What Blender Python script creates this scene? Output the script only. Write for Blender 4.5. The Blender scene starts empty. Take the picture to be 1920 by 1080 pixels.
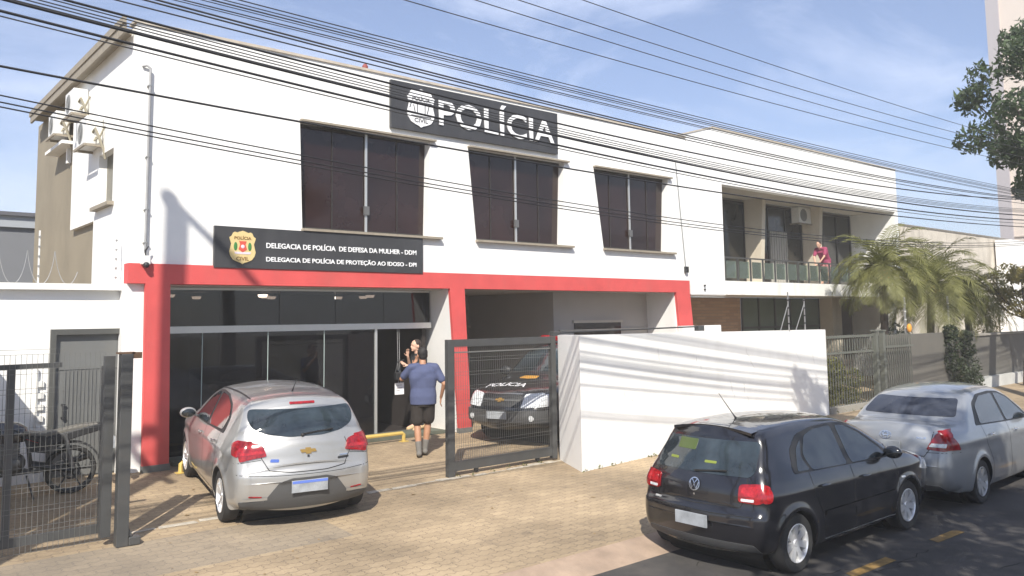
import bpy, bmesh, math, random
import numpy as np
from mathutils import Vector, Matrix
from mathutils.bvhtree import BVHTree
R = math.radians
random.seed(7); rng = np.random.default_rng(11)
SC = bpy.context.scene
COL = SC.collection

# ---------------------------------------------------------------- camera
cd = bpy.data.cameras.new('camera'); cam = bpy.data.objects.new('camera', cd); COL.objects.link(cam)
yaw, pit, rol = R(40.273), R(5.113), R(-0.787)
fv = Vector((math.sin(yaw)*math.cos(pit), math.cos(yaw)*math.cos(pit), math.sin(pit)))
rv = Vector((math.cos(yaw), -math.sin(yaw), 0)); uv = rv.cross(fv)
r2 = rv*math.cos(rol)+uv*math.sin(rol); u2 = -rv*math.sin(rol)+uv*math.cos(rol)
cam.matrix_world = Matrix(((r2.x, u2.x, -fv.x, 0), (r2.y, u2.y, -fv.y, 0), (r2.z, u2.z, -fv.z, 2.5), (0, 0, 0, 1)))
cd.sensor_width = 36; cd.lens = 1528.6/1920*36; cd.shift_y = -79.0/1920; cd.clip_end = 2000; cd.clip_start = .05
SC.camera = cam
# ---------------------------------------------------------------- world, sun, exposure
SUN = Vector((.88, 1, -1.22)).normalized()
elev = math.asin(-SUN.z); azim = math.atan2(-SUN.x, -SUN.y)
W = bpy.data.worlds.new('World'); SC.world = W; W.use_nodes = True
nt = W.node_tree; nt.nodes.clear()
out = nt.nodes.new('ShaderNodeOutputWorld'); bg = nt.nodes.new('ShaderNodeBackground')
sky = nt.nodes.new('ShaderNodeTexSky'); sky.sky_type = 'NISHITA'; sky.sun_disc = False
sky.sun_elevation = elev; sky.sun_rotation = azim % (2*math.pi); sky.altitude = 500; sky.air_density = 1.0; sky.dust_density = .8; sky.ozone_density = 2.2
tc = nt.nodes.new('ShaderNodeTexCoord'); mp = nt.nodes.new('ShaderNodeMapping'); mp.inputs['Scale'].default_value = (1.1, 1.6, 4.2)
mp.inputs['Rotation'].default_value = (0, .35, .5)
n1 = nt.nodes.new('ShaderNodeTexNoise'); n1.inputs['Scale'].default_value = 1.7; n1.inputs['Detail'].default_value = 8; n1.inputs['Roughness'].default_value = .62
n1.inputs['Distortion'].default_value = .9
cr = nt.nodes.new('ShaderNodeValToRGB'); cr.color_ramp.elements[0].position = .42; cr.color_ramp.elements[0].color = (.1, .1, .1, 1)
cr.color_ramp.elements[1].position = .78; cr.color_ramp.elements[1].color = (.8, .8, .8, 1)
mx = nt.nodes.new('ShaderNodeMixRGB'); mx.inputs['Color2'].default_value = (8.3, 8.7, 9.3, 1)
nt.links.new(tc.outputs['Generated'], mp.inputs['Vector']); nt.links.new(mp.outputs['Vector'], n1.inputs['Vector'])
nt.links.new(n1.outputs['Fac'], cr.inputs['Fac']); nt.links.new(cr.outputs['Color'], mx.inputs['Fac'])
nt.links.new(sky.outputs['Color'], mx.inputs['Color1']); tn = nt.nodes.new('ShaderNodeMixRGB'); tn.blend_type = 'MULTIPLY'; tn.inputs[0].default_value = 1; tn.inputs[2].default_value = (.90, .94, 1.08, 1)
nt.links.new(mx.outputs['Color'], tn.inputs[1]); nt.links.new(tn.outputs[0], bg.inputs['Color'])
bg.inputs['Strength'].default_value = .085; nt.links.new(bg.outputs['Background'], out.inputs['Surface'])
sd = bpy.data.lights.new('sun', 'SUN'); so = bpy.data.objects.new('sun', sd); COL.objects.link(so)
sd.energy = 4.2; sd.angle = R(.53); sd.color = (1, .95, .86)
so.rotation_euler = SUN.to_track_quat('-Z', 'Y').to_euler(); so.location = (-10, -12, 20)
SC.view_settings.view_transform = 'Standard'; SC.view_settings.look = 'None'; SC.view_settings.exposure = .78; SC.view_settings.gamma = 1
SC.cycles.max_bounces = 8; SC.cycles.transparent_max_bounces = 24

# ---------------------------------------------------------------- helpers
def tag(o, label=None, cat=None, group=None, kind=None):
    if label: o['label'] = label
    if cat: o['category'] = cat
    if group: o['group'] = group
    if kind: o['kind'] = kind
    return o
def empty(name, loc=(0, 0, 0), rz=0, label=None, cat=None, group=None):
    o = bpy.data.objects.new(name, None); COL.objects.link(o); o.location = loc; o.rotation_euler = (0, 0, rz)
    o.empty_display_size = .1
    return tag(o, label, cat, group)
def copy_tree(o, parent=None):
    c = o.copy(); COL.objects.link(c)
    if parent: c.parent = parent
    for ch in list(o.children): copy_tree(ch, c)
    return c
def link(name, me, m=None, parent=None):
    o = bpy.data.objects.new(name, me); COL.objects.link(o)
    if m: me.materials.append(m)
    if parent: o.parent = parent
    return o
class MB:
    def __init__(s): s.v = []; s.f = []
    def add(s, v, f):
        n = len(s.v); s.v += [tuple(p) for p in v]; s.f += [tuple(i+n for i in q) for q in f]; return s
    def box(s, x0, x1, y0, y1, z0, z1, M=None):
        v = [(x0, y0, z0), (x1, y0, z0), (x1, y1, z0), (x0, y1, z0), (x0, y0, z1), (x1, y0, z1), (x1, y1, z1), (x0, y1, z1)]
        if M: v = [M @ Vector(p) for p in v]
        return s.add(v, [(0, 3, 2, 1), (4, 5, 6, 7), (0, 1, 5, 4), (1, 2, 6, 5), (2, 3, 7, 6), (3, 0, 4, 7)])
    def bar(s, a, b, w, h=None, up=(0, 0, 1)):
        a = Vector(a); b = Vector(b); d = (b-a); L = d.length; d.normalize(); h = h or w
        x = d.cross(Vector(up))
        if x.length < 1e-4: x = d.cross(Vector((0, 1, 0)))
        x.normalize(); y = x.cross(d)
        M = Matrix((( x.x, d.x, y.x, a.x), (x.y, d.y, y.y, a.y), (x.z, d.z, y.z, a.z), (0, 0, 0, 1)))
        return s.box(-w/2, w/2, 0, L, -h/2, h/2, M)
    def prism(s, pts, a0, a1, ax='y'):
        n = len(pts)
        def P(p, a): return {'y': (p[0], a, p[1]), 'x': (a, p[0], p[1]), 'z': (p[0], p[1], a)}[ax]
        v = [P(p, a0) for p in pts]+[P(p, a1) for p in pts]
        f = [tuple(range(n)), tuple(range(2*n-1, n-1, -1))]+[(i, i+n, (i+1) % n+n, (i+1) % n) for i in range(n)]
        return s.add(v, f)
    def tube(s, pts, r, n=8, caps=True):
        pts = [Vector(p) for p in pts]; rr = r if isinstance(r, (list, tuple)) else [r]*len(pts)
        rings = []; px = None
        for i, p in enumerate(pts):
            d = (pts[min(i+1, len(pts)-1)]-pts[max(i-1, 0)]).normalized()
            if px is None:
                px = d.cross(Vector((0, 0, 1)))
                if px.length < 1e-3: px = d.cross(Vector((0, 1, 0)))
            px = (px-d*px.dot(d)).normalized(); py = d.cross(px)
            rings.append([p+(px*math.cos(2*math.pi*k/n)+py*math.sin(2*math.pi*k/n))*rr[i] for k in range(n)])
        v = [q for R_ in rings for q in R_]; f = []
        for i in range(len(pts)-1):
            for k in range(n): f.append((i*n+k, i*n+(k+1) % n, (i+1)*n+(k+1) % n, (i+1)*n+k))
        if caps: f += [tuple(range(n-1, -1, -1)), tuple((len(pts)-1)*n+k for k in range(n))]
        return s.add(v, f)
    def lathe(s, prof, M=None, n=32, closed=False):   # prof (r, h) about local y axis
        v = []; m = len(prof)
        for k in range(n):
            a = 2*math.pi*k/n
            for r, h in prof:
                p = Vector((r*math.cos(a), h, r*math.sin(a))); v.append(M @ p if M else p)
        f = []
        for k in range(n):
            for j in range(m-1 if not closed else m):
                f.append((k*m+j, k*m+(j+1) % m, ((k+1) % n)*m+(j+1) % m, ((k+1) % n)*m+j))
        return s.add(v, f)
    def ball(s, c, rx, ry=None, rz=None, nu=14, nv=9, M=None):
        ry = ry or rx; rz = rz or rx; v = []; f = []
        for j in range(nv+1):
            t = math.pi*j/nv
            for i in range(nu):
                a = 2*math.pi*i/nu
                p = Vector((rx*math.sin(t)*math.cos(a), ry*math.sin(t)*math.sin(a), rz*math.cos(t)))
                if M: p = M @ p
                v.append(p+Vector(c))
        for j in range(nv):
            for i in range(nu):
                q = (j*nu+i, (j+1)*nu+i, (j+1)*nu+(i+1) % nu, j*nu+(i+1) % nu)
                f.append(q)
        return s.add(v, f)
    def mesh(s, name='m'):
        me = bpy.data.meshes.new(name); me.from_pydata(s.v, [], s.f)
        me.validate(); bm = bmesh.new(); bm.from_mesh(me)
        bmesh.ops.remove_doubles(bm, verts=bm.verts, dist=1e-6) if len(s.v) < 60000 and getattr(s, 'merge', False) else None
        bmesh.ops.recalc_face_normals(bm, faces=bm.faces); bm.to_mesh(me); bm.free(); me.update(); return me
    def build(s, name, m=None, parent=None, smooth=False, bevel=0):
        me = s.mesh(name)
        o = link(name, me, m, parent)
        if smooth: smooth_by_angle(me, R(smooth if smooth is not True else 40))
        if bevel:
            b = o.modifiers.new('bevel', 'BEVEL'); b.width = bevel; b.segments = 2; b.limit_method = 'ANGLE'; b.angle_limit = R(50)
        return o
def smooth_by_angle(me, ang):
    me.polygons.foreach_set('use_smooth', [True]*len(me.polygons))
    me.set_sharp_from_angle(angle=ang)

MATS = {}
def mat(name, color, rough=.7, metal=0, var=0, vscale=3, bump=0, bscale=30, coat=0, spec=.5, emit=None, dirt=None, dscale=.8, dcol=(.2, .17, .13), streak=False):
    if name in MATS: return MATS[name]
    m = bpy.data.materials.new(name); m.use_nodes = True; t = m.node_tree; b = t.nodes['Principled BSDF']
    b.inputs['Base Color'].default_value = (*color, 1); b.inputs['Roughness'].default_value = rough; b.inputs['Metallic'].default_value = metal
    b.inputs['Specular IOR Level'].default_value = spec
    if coat: b.inputs['Coat Weight'].default_value = coat; b.inputs['Coat Roughness'].default_value = .04
    if emit: b.inputs['Emission Color'].default_value = (*emit[0], 1); b.inputs['Emission Strength'].default_value = emit[1]
    co = t.nodes.new('ShaderNodeTexCoord'); src = None
    def noise(sc, det=5, sx=(1, 1, 1)):
        mpn = t.nodes.new('ShaderNodeMapping'); mpn.inputs['Scale'].default_value = sx
        n = t.nodes.new('ShaderNodeTexNoise'); n.inputs['Scale'].default_value = sc; n.inputs['Detail'].default_value = det; n.inputs['Roughness'].default_value = .6
        t.links.new(co.outputs['Object'], mpn.inputs['Vector']); t.links.new(mpn.outputs['Vector'], n.inputs['Vector']); return n
    if var:
        n = noise(vscale); r = t.nodes.new('ShaderNodeMapRange'); r.inputs[1].default_value = .3; r.inputs[2].default_value = .7
        r.inputs[3].default_value = 1-var; r.inputs[4].default_value = 1+var*.6
        mu = t.nodes.new('ShaderNodeVectorMath'); mu.operation = 'SCALE'; mu.inputs[0].default_value = color
        t.links.new(n.outputs['Fac'], r.inputs[0]); t.links.new(r.outputs[0], mu.inputs['Scale']); src = mu.outputs[0]
    if dirt:
        n = noise(dscale, 7, (1, 1, .22) if streak else (1, 1, 1)); rr = t.nodes.new('ShaderNodeMapRange'); rr.inputs[1].default_value = .5; rr.inputs[2].default_value = .75
        rr.inputs[3].default_value = 0; rr.inputs[4].default_value = dirt
        mm = t.nodes.new('ShaderNodeMixRGB'); mm.inputs['Color2'].default_value = (*dcol, 1)
        t.links.new(n.outputs['Fac'], rr.inputs[0]); t.links.new(rr.outputs[0], mm.inputs['Fac'])
        if src: t.links.new(src, mm.inputs['Color1'])
        else: mm.inputs['Color1'].default_value = (*color, 1)
        src = mm.outputs[0]
    if src: t.links.new(src, b.inputs['Base Color'])
    if bump:
        n = noise(bscale); bp = t.nodes.new('ShaderNodeBump'); bp.inputs['Strength'].default_value = bump; bp.inputs['Distance'].default_value = .02
        t.links.new(n.outputs['Fac'], bp.inputs['Height']); t.links.new(bp.outputs[0], b.inputs['Normal'])
    MATS[name] = m; return m
def glass_mat(name, tint, gloss=.06, cover=.5, body=(.01, .01, .012)):
    m = bpy.data.materials.new(name); m.use_nodes = True; t = m.node_tree; t.nodes.clear()
    o = t.nodes.new('ShaderNodeOutputMaterial'); tr = t.nodes.new('ShaderNodeBsdfTransparent'); tr.inputs[0].default_value = (*tint, 1)
    df = t.nodes.new('ShaderNodeBsdfPrincipled'); df.inputs['Base Color'].default_value = (*body, 1); df.inputs['Roughness'].default_value = gloss
    gl = t.nodes.new('ShaderNodeBsdfGlossy'); gl.inputs['Roughness'].default_value = .02
    fr = t.nodes.new('ShaderNodeFresnel'); fr.inputs[0].default_value = 1.4
    m1 = t.nodes.new('ShaderNodeMixShader'); m1.inputs[0].default_value = cover; m2 = t.nodes.new('ShaderNodeMixShader')
    t.links.new(tr.outputs[0], m1.inputs[1]); t.links.new(df.outputs[0], m1.inputs[2])
    t.links.new(fr.outputs[0], m2.inputs[0]); t.links.new(m1.outputs[0], m2.inputs[1]); t.links.new(gl.outputs[0], m2.inputs[2])
    t.links.new(m2.outputs[0], o.inputs[0]); return m

M_white = mat('white_wall_paint', (.84, .83, .8), .75, var=.05, vscale=1.5, bump=.12, bscale=60, dirt=.22, dscale=1.3, dcol=(.5, .46, .39), streak=True)
M_white2 = mat('white_wall_stained', (.82, .81, .77), .8, var=.05, vscale=2, bump=.15, bscale=50, dirt=.45, dscale=2.2, dcol=(.42, .33, .24), streak=True)
M_red = mat('red_paint', (.60, .085, .08), .7, var=.12, vscale=2, bump=.15, bscale=60, dirt=.3, dscale=2.5, dcol=(.42, .12, .1), streak=True)
M_plinth = mat('plinth_paint', (.16, .16, .15), .8, var=.2, vscale=6)
M_beige = mat('stone_sill', (.3, .26, .2), .7, var=.15, vscale=8)
M_greige = mat('garage_wall', (.42, .39, .36), .8, var=.08, vscale=1)
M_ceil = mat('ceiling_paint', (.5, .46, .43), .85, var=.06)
M_alu = mat('aluminium', (.62, .62, .6), .35, .6, var=.05)
M_dkmetal = mat('dark_grey_metal', (.072, .073, .072), .5, .15, var=.15, vscale=4, dirt=.2, dscale=5, dcol=(.12, .09, .06))
M_door = mat('grey_door_paint', (.15, .153, .148), .55, var=.08, vscale=2, dirt=.25, dscale=3, dcol=(.17, .15, .12))
M_glass_up = mat('brown_window_glass', (.026, .012, .0105), .09, spec=.5, var=.5, vscale=.9)
M_glass_dk = glass_mat('tinted_shop_glass', (.55, .5, .48), cover=.6)
M_blk = mat('black_plastic', (.02, .02, .021), .5)
M_rubber = mat('tyre_rubber', (.028, .027, .026), .85, bump=.3, bscale=80)
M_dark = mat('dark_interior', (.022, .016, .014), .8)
M_sign = mat('dark_sign_panel', (.045, .045, .048), .45, var=.15, vscale=1.5, dirt=.18, dscale=3, dcol=(.12, .12, .12), streak=True)
M_wht = mat('white_lettering', (.82, .82, .82), .5)
M_gold = mat('gold_badge', (.78, .6, .28), .4, .2, var=.06, vscale=9)
M_yel = mat('yellow_paint', (.6, .43, .12), .5, var=.12, vscale=6)
M_galv = mat('galvanised_steel', (.38, .38, .37), .45, .6, var=.12, vscale=9)
M_pvc = mat('white_plastic_casing', (.74, .73, .69), .45, var=.05, vscale=4, dirt=.2, dscale=4, dcol=(.4, .36, .3))

# ---------------------------------------------------------------- ground
def paver_mat():
    m = bpy.data.materials.new('interlocking_pavers'); m.use_nodes = True; t = m.node_tree; b = t.nodes['Principled BSDF']
    co = t.nodes.new('ShaderNodeTexCoord'); N = t.nodes.new; L = t.links.new
    wv = N('ShaderNodeTexNoise'); wv.inputs['Scale'].default_value = 3.5; wv.inputs['Detail'].default_value = 2
    L(co.outputs['Object'], wv.inputs['Vector'])
    # zigzag edges of interlocking blocks: shift y by a triangle wave of x
    sp = N('ShaderNodeSeparateXYZ'); L(co.outputs['Object'], sp.inputs[0])
    def M(op, a, b_=None):
        n = N('ShaderNodeMath'); n.operation = op
        for i, q in enumerate((a, b_)):
            if q is None: continue
            if isinstance(q, (int, float)): n.inputs[i].default_value = q
            else: L(q, n.inputs[i])
        return n.outputs[0]
    tri = M('PINGPONG', sp.outputs['X'], .06); ty = M('ADD', sp.outputs['Y'], M('MULTIPLY', tri, .5))
    tri2 = M('PINGPONG', sp.outputs['Y'], .03); tx = M('ADD', sp.outputs['X'], M('MULTIPLY', tri2, .7))
    wob = M('MULTIPLY', M('SUBTRACT', wv.outputs['Fac'], .5), .05)
    cb = N('ShaderNodeCombineXYZ'); L(M('ADD', tx, wob), cb.inputs[0]); L(M('ADD', ty, wob), cb.inputs[1])
    br = N('ShaderNodeTexBrick'); L(cb.outputs[0], br.inputs['Vector'])
    br.inputs['Scale'].default_value = 1; br.inputs['Brick Width'].default_value = .24; br.inputs['Row Height'].default_value = .12
    br.inputs['Mortar Size'].default_value = .006; br.inputs['Mortar Smooth'].default_value = .3; br.inputs['Bias'].default_value = 0
    br.inputs['Color1'].default_value = (.44, .333, .208, 1); br.inputs['Color2'].default_value = (.365, .275, .173, 1); br.inputs['Mortar'].default_value = (.24, .178, .12, 1)
    big = N('ShaderNodeTexNoise'); big.inputs['Scale'].default_value = .7; big.inputs['Detail'].default_value = 6; L(co.outputs['Object'], big.inputs['Vector'])
    r = N('ShaderNodeMapRange'); r.inputs[1].default_value = .3; r.inputs[2].default_value = .72; r.inputs[3].default_value = .58; r.inputs[4].default_value = 1.16; L(big.outputs['Fac'], r.inputs[0])
    sc = N('ShaderNodeVectorMath'); sc.operation = 'SCALE'; L(br.outputs['Color'], sc.inputs[0]); L(r.outputs[0], sc.inputs['Scale'])
    # greyer pavers in a strip near the left gate
    g1 = M('LESS_THAN', sp.outputs['X'], 4.7); g2 = M('GREATER_THAN', sp.outputs['Y'], 8.35); g3 = M('LESS_THAN', sp.outputs['Y'], 9.5)
    gm = M('MULTIPLY', M('MULTIPLY', g1, g2), g3)
    mxx = N('ShaderNodeMixRGB'); mxx.inputs['Color2'].default_value = (.2, .185, .16, 1); L(M('MULTIPLY', gm, .4), mxx.inputs[0]); L(sc.outputs[0], mxx.inputs[1])
    fine = N('ShaderNodeTexNoise'); fine.inputs['Scale'].default_value = 38; fine.inputs['Detail'].default_value = 4; L(co.outputs['Object'], fine.inputs['Vector'])
    r2_ = N('ShaderNodeMapRange'); r2_.inputs[3].default_value = .8; r2_.inputs[4].default_value = 1.2; L(fine.outputs['Fac'], r2_.inputs[0])
    s2 = N('ShaderNodeVectorMath'); s2.operation = 'SCALE'; L(mxx.outputs[0], s2.inputs[0]); L(r2_.outputs[0], s2.inputs['Scale'])
    # dark grime blots
    gr = N('ShaderNodeTexNoise'); gr.inputs['Scale'].default_value = 2.3; gr.inputs['Detail'].default_value = 9; gr.inputs['Roughness'].default_value = .75; L(co.outputs['Object'], gr.inputs['Vector'])
    rg = N('ShaderNodeMapRange'); rg.inputs[1].default_value = .56; rg.inputs[2].default_value = .74; rg.inputs[3].default_value = 0; rg.inputs[4].default_value = .75; L(gr.outputs['Fac'], rg.inputs[0])
    m3 = N('ShaderNodeMixRGB'); m3.inputs['Color2'].default_value = (.12, .095, .07, 1); L(rg.outputs[0], m3.inputs[0]); L(s2.outputs[0], m3.inputs[1])
    L(m3.outputs[0], b.inputs['Base Color']); b.inputs['Roughness'].default_value = .9
    bp = N('ShaderNodeBump'); bp.inputs['Strength'].default_value = .4; bp.inputs['Distance'].default_value = .006; bp.invert = True
    h = M('ADD', br.outputs['Fac'], M('MULTIPLY', fine.outputs['Fac'], -.5)); L(h, bp.inputs['Height']); L(bp.outputs[0], b.inputs['Normal'])
    return m
M_pav = paver_mat()
M_asph = mat('asphalt', (.07, .064, .06), .9, var=.3, vscale=1.6, bump=.8, bscale=120, dirt=.8, dscale=2.2, dcol=(.125, .108, .092))
M_soil = mat('soil_and_grass_far', (.13, .115, .07), .95, var=.3, vscale=.2)
M_kerb = mat('kerb_concrete', (.37, .27, .195), .9, var=.25, vscale=3, bump=.4, bscale=40, dirt=.5, dscale=2.5, dcol=(.26, .2, .15))
M_conc = mat('concrete', (.3, .28, .24), .9, var=.2, vscale=3, bump=.3, bscale=30, dirt=.5, dscale=3, dcol=(.16, .14, .11))
def gz(y): return 0 if y < 6.3 else .05*(y-6.3) if y < 12.9 else .33
g = MB(); g.add([(-130, -130, -.16), (240, -130, -.16), (240, 240, -.16), (-130, 240, -.16)], [(0, 1, 2, 3)])
tag(g.build('ground', M_soil), kind='structure')
g = MB(); g.add([(-100, -5, -.1), (150, -5, -.1), (150, 6.0, -.1), (-100, 6.0, -.1)], [(0, 1, 2, 3)])
tag(g.build('road', M_asph), kind='structure')
g = MB(); g.prism([(6.0, -.3), (6.0, -.1), (6.06, -.085), (6.36, -.004), (6.4, .003), (6.4, -.3)], -60, 100, 'x')
kb = tag(g.build('kerb', M_kerb), kind='structure')
g = MB(); ys = [6.4, 9.0, 12.9, 21]
for a, b_ in zip(ys[:-1], ys[1:]):
    za, zb_ = (.33 if a > 12.8 else gz(a)), (.33 if b_ > 12.8 else gz(b_))
    g.prism([(a, -.3), (b_, -.3), (b_, zb_), (a, za)], -60, 100, 'x')
tag(g.build('pavement', M_pav), kind='structure')
g = MB(); g.prism([(-1.5, -.3), (-5.2, -.3), (-5.2, .02), (-5.0, .02), (-5.0, -.06)], 0, 0, 'x') if 0 else g.box(-60, 100, -9, -5, -.3, .02)
tag(g.build('far_pavement', M_conc), kind='structure')
# pale driveway threshold strip under the gates
g = MB(); rr = random.Random(3); x = 2.7
while x < 9.35:
    w = rr.uniform(.12, .5); y0 = 9.86+rr.uniform(-.035, .03); y1 = y0+rr.uniform(.03, .11)
    g.prism([(x, y0), (x+w, y0+rr.uniform(-.02, .02)), (x+w*.97, y1), (x+.02, y1+rr.uniform(-.02, .02))], 0, .004, 'z'); x += w*.9+rr.uniform(.0, .08)
g.v = [(a, b_, c+gz(b_)+.003) for a, b_, c in g.v]
tag(g.build('driveway_track', mat('lime_wash', (.47, .42, .34), .9, var=.35, vscale=12)), kind='structure')
g = MB()
for x0, x1, y0 in ((7.95, 8.8, 4.2), (9.82, 10.5, 4.17), (14.6, 15.3, 4.1), (17, 17.7, 4.05)):
    g.prism([(x0, y0), (x1, y0-.02), (x1+.03, y0+.11), (x0+.05, y0+.12)], -.097, -.094, 'z')
tag(g.build('yellow_road_marking', mat('worn_yellow_line', (.3, .18, .05), .8, var=.45, vscale=9, dirt=.8, dscale=6, dcol=(.09, .08, .07))), kind='structure')
f = MB(); rr = random.Random(21)
for q in range(16):
    x = rr.uniform(5, 22); y = rr.uniform(1.5, 5.8)
    for k in range(rr.randint(5, 14)):
        x2, y2 = x+rr.uniform(.04, .2), y+rr.uniform(-.09, .09); w_ = rr.uniform(.003, .009)
        f.add([(x, y-w_, -.0975), (x2, y2-w_, -.0975), (x2, y2+w_, -.0975), (x, y+w_, -.0975)], [(0, 1, 2, 3)]); x, y = x2, y2
tag(f.build('road_cracks', mat('crack_black', (.02, .018, .016), .95)), kind='structure')
# low platform at the glass front
g = MB(); g.prism([(4.2, 12.98), (9.26, 12.98), (9.26, 13.5), (4.2, 13.5)], .334, .40, 'z')
tag(g.build('entrance_step', mat('green_grey_slate', (.12, .13, .1), .7, var=.2, vscale=5)), kind='structure')
g = MB()
for i in range(60):
    a = rr.uniform(1.5, 9); b_ = rr.uniform(6.6, 12)
    s_ = rr.uniform(.01, .035); th = rr.uniform(0, 3)
    p = [(a+s_*math.cos(th+k*1.57)*(1 if k % 2 else .5), b_+s_*math.sin(th+k*1.57)) for k in range(4)]
    z = gz(b_)+.002
    g.add([(q[0], q[1], z+rr.uniform(0, .008)) for q in p], [(0, 1, 2, 3)])
tag(g.build('fallen_leaves', mat('dry_leaf', (.3, .2, .09), .9)), 'scattered dry leaves and litter on the tan pavers', 'litter', kind='stuff')

# ---------------------------------------------------------------- text helper
def text_mesh(s, bold=0.0, ext=.01):
    c = bpy.data.curves.new('t', 'FONT'); c.body = s; c.size = 1; c.extrude = ext; c.offset = bold; c.resolution_u = 3
    o = bpy.data.objects.new('t', c); COL.objects.link(o); dg = bpy.context.evaluated_depsgraph_get(); dg.update()
    me = bpy.data.meshes.new_from_object(o.evaluated_get(dg)); bpy.data.objects.remove(o); bpy.data.curves.remove(c)
    return me
def fit_text(s, x0, x1, z0, z1, y, th, name, m, parent, bold=.02):
    me = text_mesh(s, bold); P = np.array([v.co[:] for v in me.vertices]); mn = P.min(0); mxx = P.max(0)
    for v in me.vertices:
        a, b_, c = v.co
        v.co = (x0+(a-mn[0])/(mxx[0]-mn[0])*(x1-x0), y-(c-mn[2])/(mxx[2]-mn[2])*th, z0+(b_-mn[1])/(mxx[1]-mn[1])*(z1-z0))
    me.materials.clear(); return link(name, me, m, parent)
def shield_pts(cx, cz, w, h, n=10):
    # top with three humps and small ears, sides bulging, pointed base
    P = []
    half = [(0, .5), (.12, .47), (.2, .44), (.3, .46), (.36, .43), (.42, .33), (.5, .29), (.47, .2), (.43, .1), (.46, -.02), (.5, -.14), (.46, -.26), (.36, -.37), (.2, -.43), (.08, -.46), (0, -.5)]
    for a, b_ in half: P.append((cx+a*w, cz+b_*h))
    for a, b_ in reversed(half[1:-1]): P.append((cx-a*w, cz+b_*h))
    return P

# ================================================================ police building
YF = 12.86
B = empty('police_station', (3.4, YF, .33), label='white two-storey building with red frame and dark police signs', cat='building')
def part(mb, name, m, par=B, **k):
    mb.v = [(a-par.location.x, b_-par.location.y, c-par.location.z) for a, b_, c in mb.v] if par.parent is None else mb.v
    return mb.build(name, m, par, **k)
xL, xR, zT = 3.47, 16.78, 7.07
wins = [((6.15, 8.85), (6.21, 8.80)), ((9.77, 12.44), (9.96, 12.35)), ((13.37, 16.03), (13.65, 15.9))]
zt, zb = 5.94, 4.08
w = MB()
w.box(xL, xR, YF, YF+.25, zt, zT); w.box(xL, xR, YF, YF+.25, 3.40, zb)
edges_t = [xL]+[q for a, _ in wins for q in a]+[xR]; edges_b = [xL]+[q for _, a in wins for q in a]+[xR]
for i in range(0, 8, 2):
    w.prism([(edges_b[i], zb), (edges_b[i+1], zb), (edges_t[i+1], zt), (edges_t[i], zt)], YF, YF+.25)
# left side wall: front wing, upper run over a recess, rear wall
w.box(xL, xL+.25, YF+.25, 13.95, .33, 6.95)
w.box(xL, xL+.25, 13.95, 14.85, .33, 4.45); w.box(xL, xL+.25, 13.95, 14.85, 5.33, 6.95)
w.box(xL, xL+.25, 14.85, 15.1, .33, 6.95); w.box(xL, xL+.6, 15.1, 16.8, 4.25, 6.95)
# right side, back
w.box(xR-.25, xR, YF+.25, 20, 3.4, 7.0); w.box(xL+1.75, xR-.25, 19.8, 20, .33, 6.95)
w2 = MB(); w2.box(xL+.08, xL+.33, 15.1, 20.6, .33, 4.25); w2.box(xL+.08, xL+.33, 16.8, 20.6, 4.25, 6.95); part(w2, 'rear_wall', mat('olive_shade_render', (.27, .23, .165), .85, var=.12, vscale=1.2, dirt=.3, dscale=2, dcol=(.16, .14, .1), streak=True))  # olive-beige tone puts the shade on this rear wall into its colour
# return walls of the ground floor bays
w.box(3.705, 3.95, YF+.02, 13.6, .33, 3.09)
w.prism([(9.27, 3.1), (9.50, .33), (9.72, .33), (9.62, 3.1)], YF+.02, 17)
w.prism([(16.17, 3.1), (16.25, .33), (16.72, .33), (16.7, 3.1)], YF+.02, 13.78)
part(w, 'wall', M_white)
w = MB(); w.box(3.3, xR+.02, YF+.25, 20.05, 6.95, 7.04); w.box(3.29, 3.33, YF-.0, 20.05, 6.88, 7.02)
w.box(3.27, 3.32, YF-.02, 20.1, 7.02, 7.13)
rf = part(w, 'roof', M_beige)
w = MB(); w.box(xL-.03, xR+.02, YF-.03, YF+.28, zT, zT+.045)
part(w, 'parapet_cap', mat('cap_flashing', (.5, .44, .36), .7, var=.2, vscale=5))
w = MB(); w.prism([(3.44, 3.4), (16.71, 3.4), (16.71, 3.1), (3.44, 3.1)], YF-.05, YF+.2)
part(w, 'red_beam', M_red)
for pts in ([(3.44, 3.1), (4.05, 3.1), (4.09, .42), (3.71, .42)] if 0 else [(3.68, 3.1), (4.04, 3.1), (4.08, .42), (3.70, .42)],
            [(9.27, 3.1), (9.62, 3.1), (9.76, .42), (9.47, .42)], [(16.17, 3.1), (16.71, 3.1), (17.0, .42), (16.45, .42)]):
    w = MB(); w.prism(pts, YF-.05, YF+.02); c = part(w, 'red_pillar', M_red)
    w = MB(); b0, b1 = pts[3][0], pts[2][0]; w.prism([(b0-.01, .42), (b1+.01, .42), (b1+.01, .3), (b0-.01, .3)], YF-.07, YF+.02); part(w, 'plinth', M_plinth, par=B)
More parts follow.
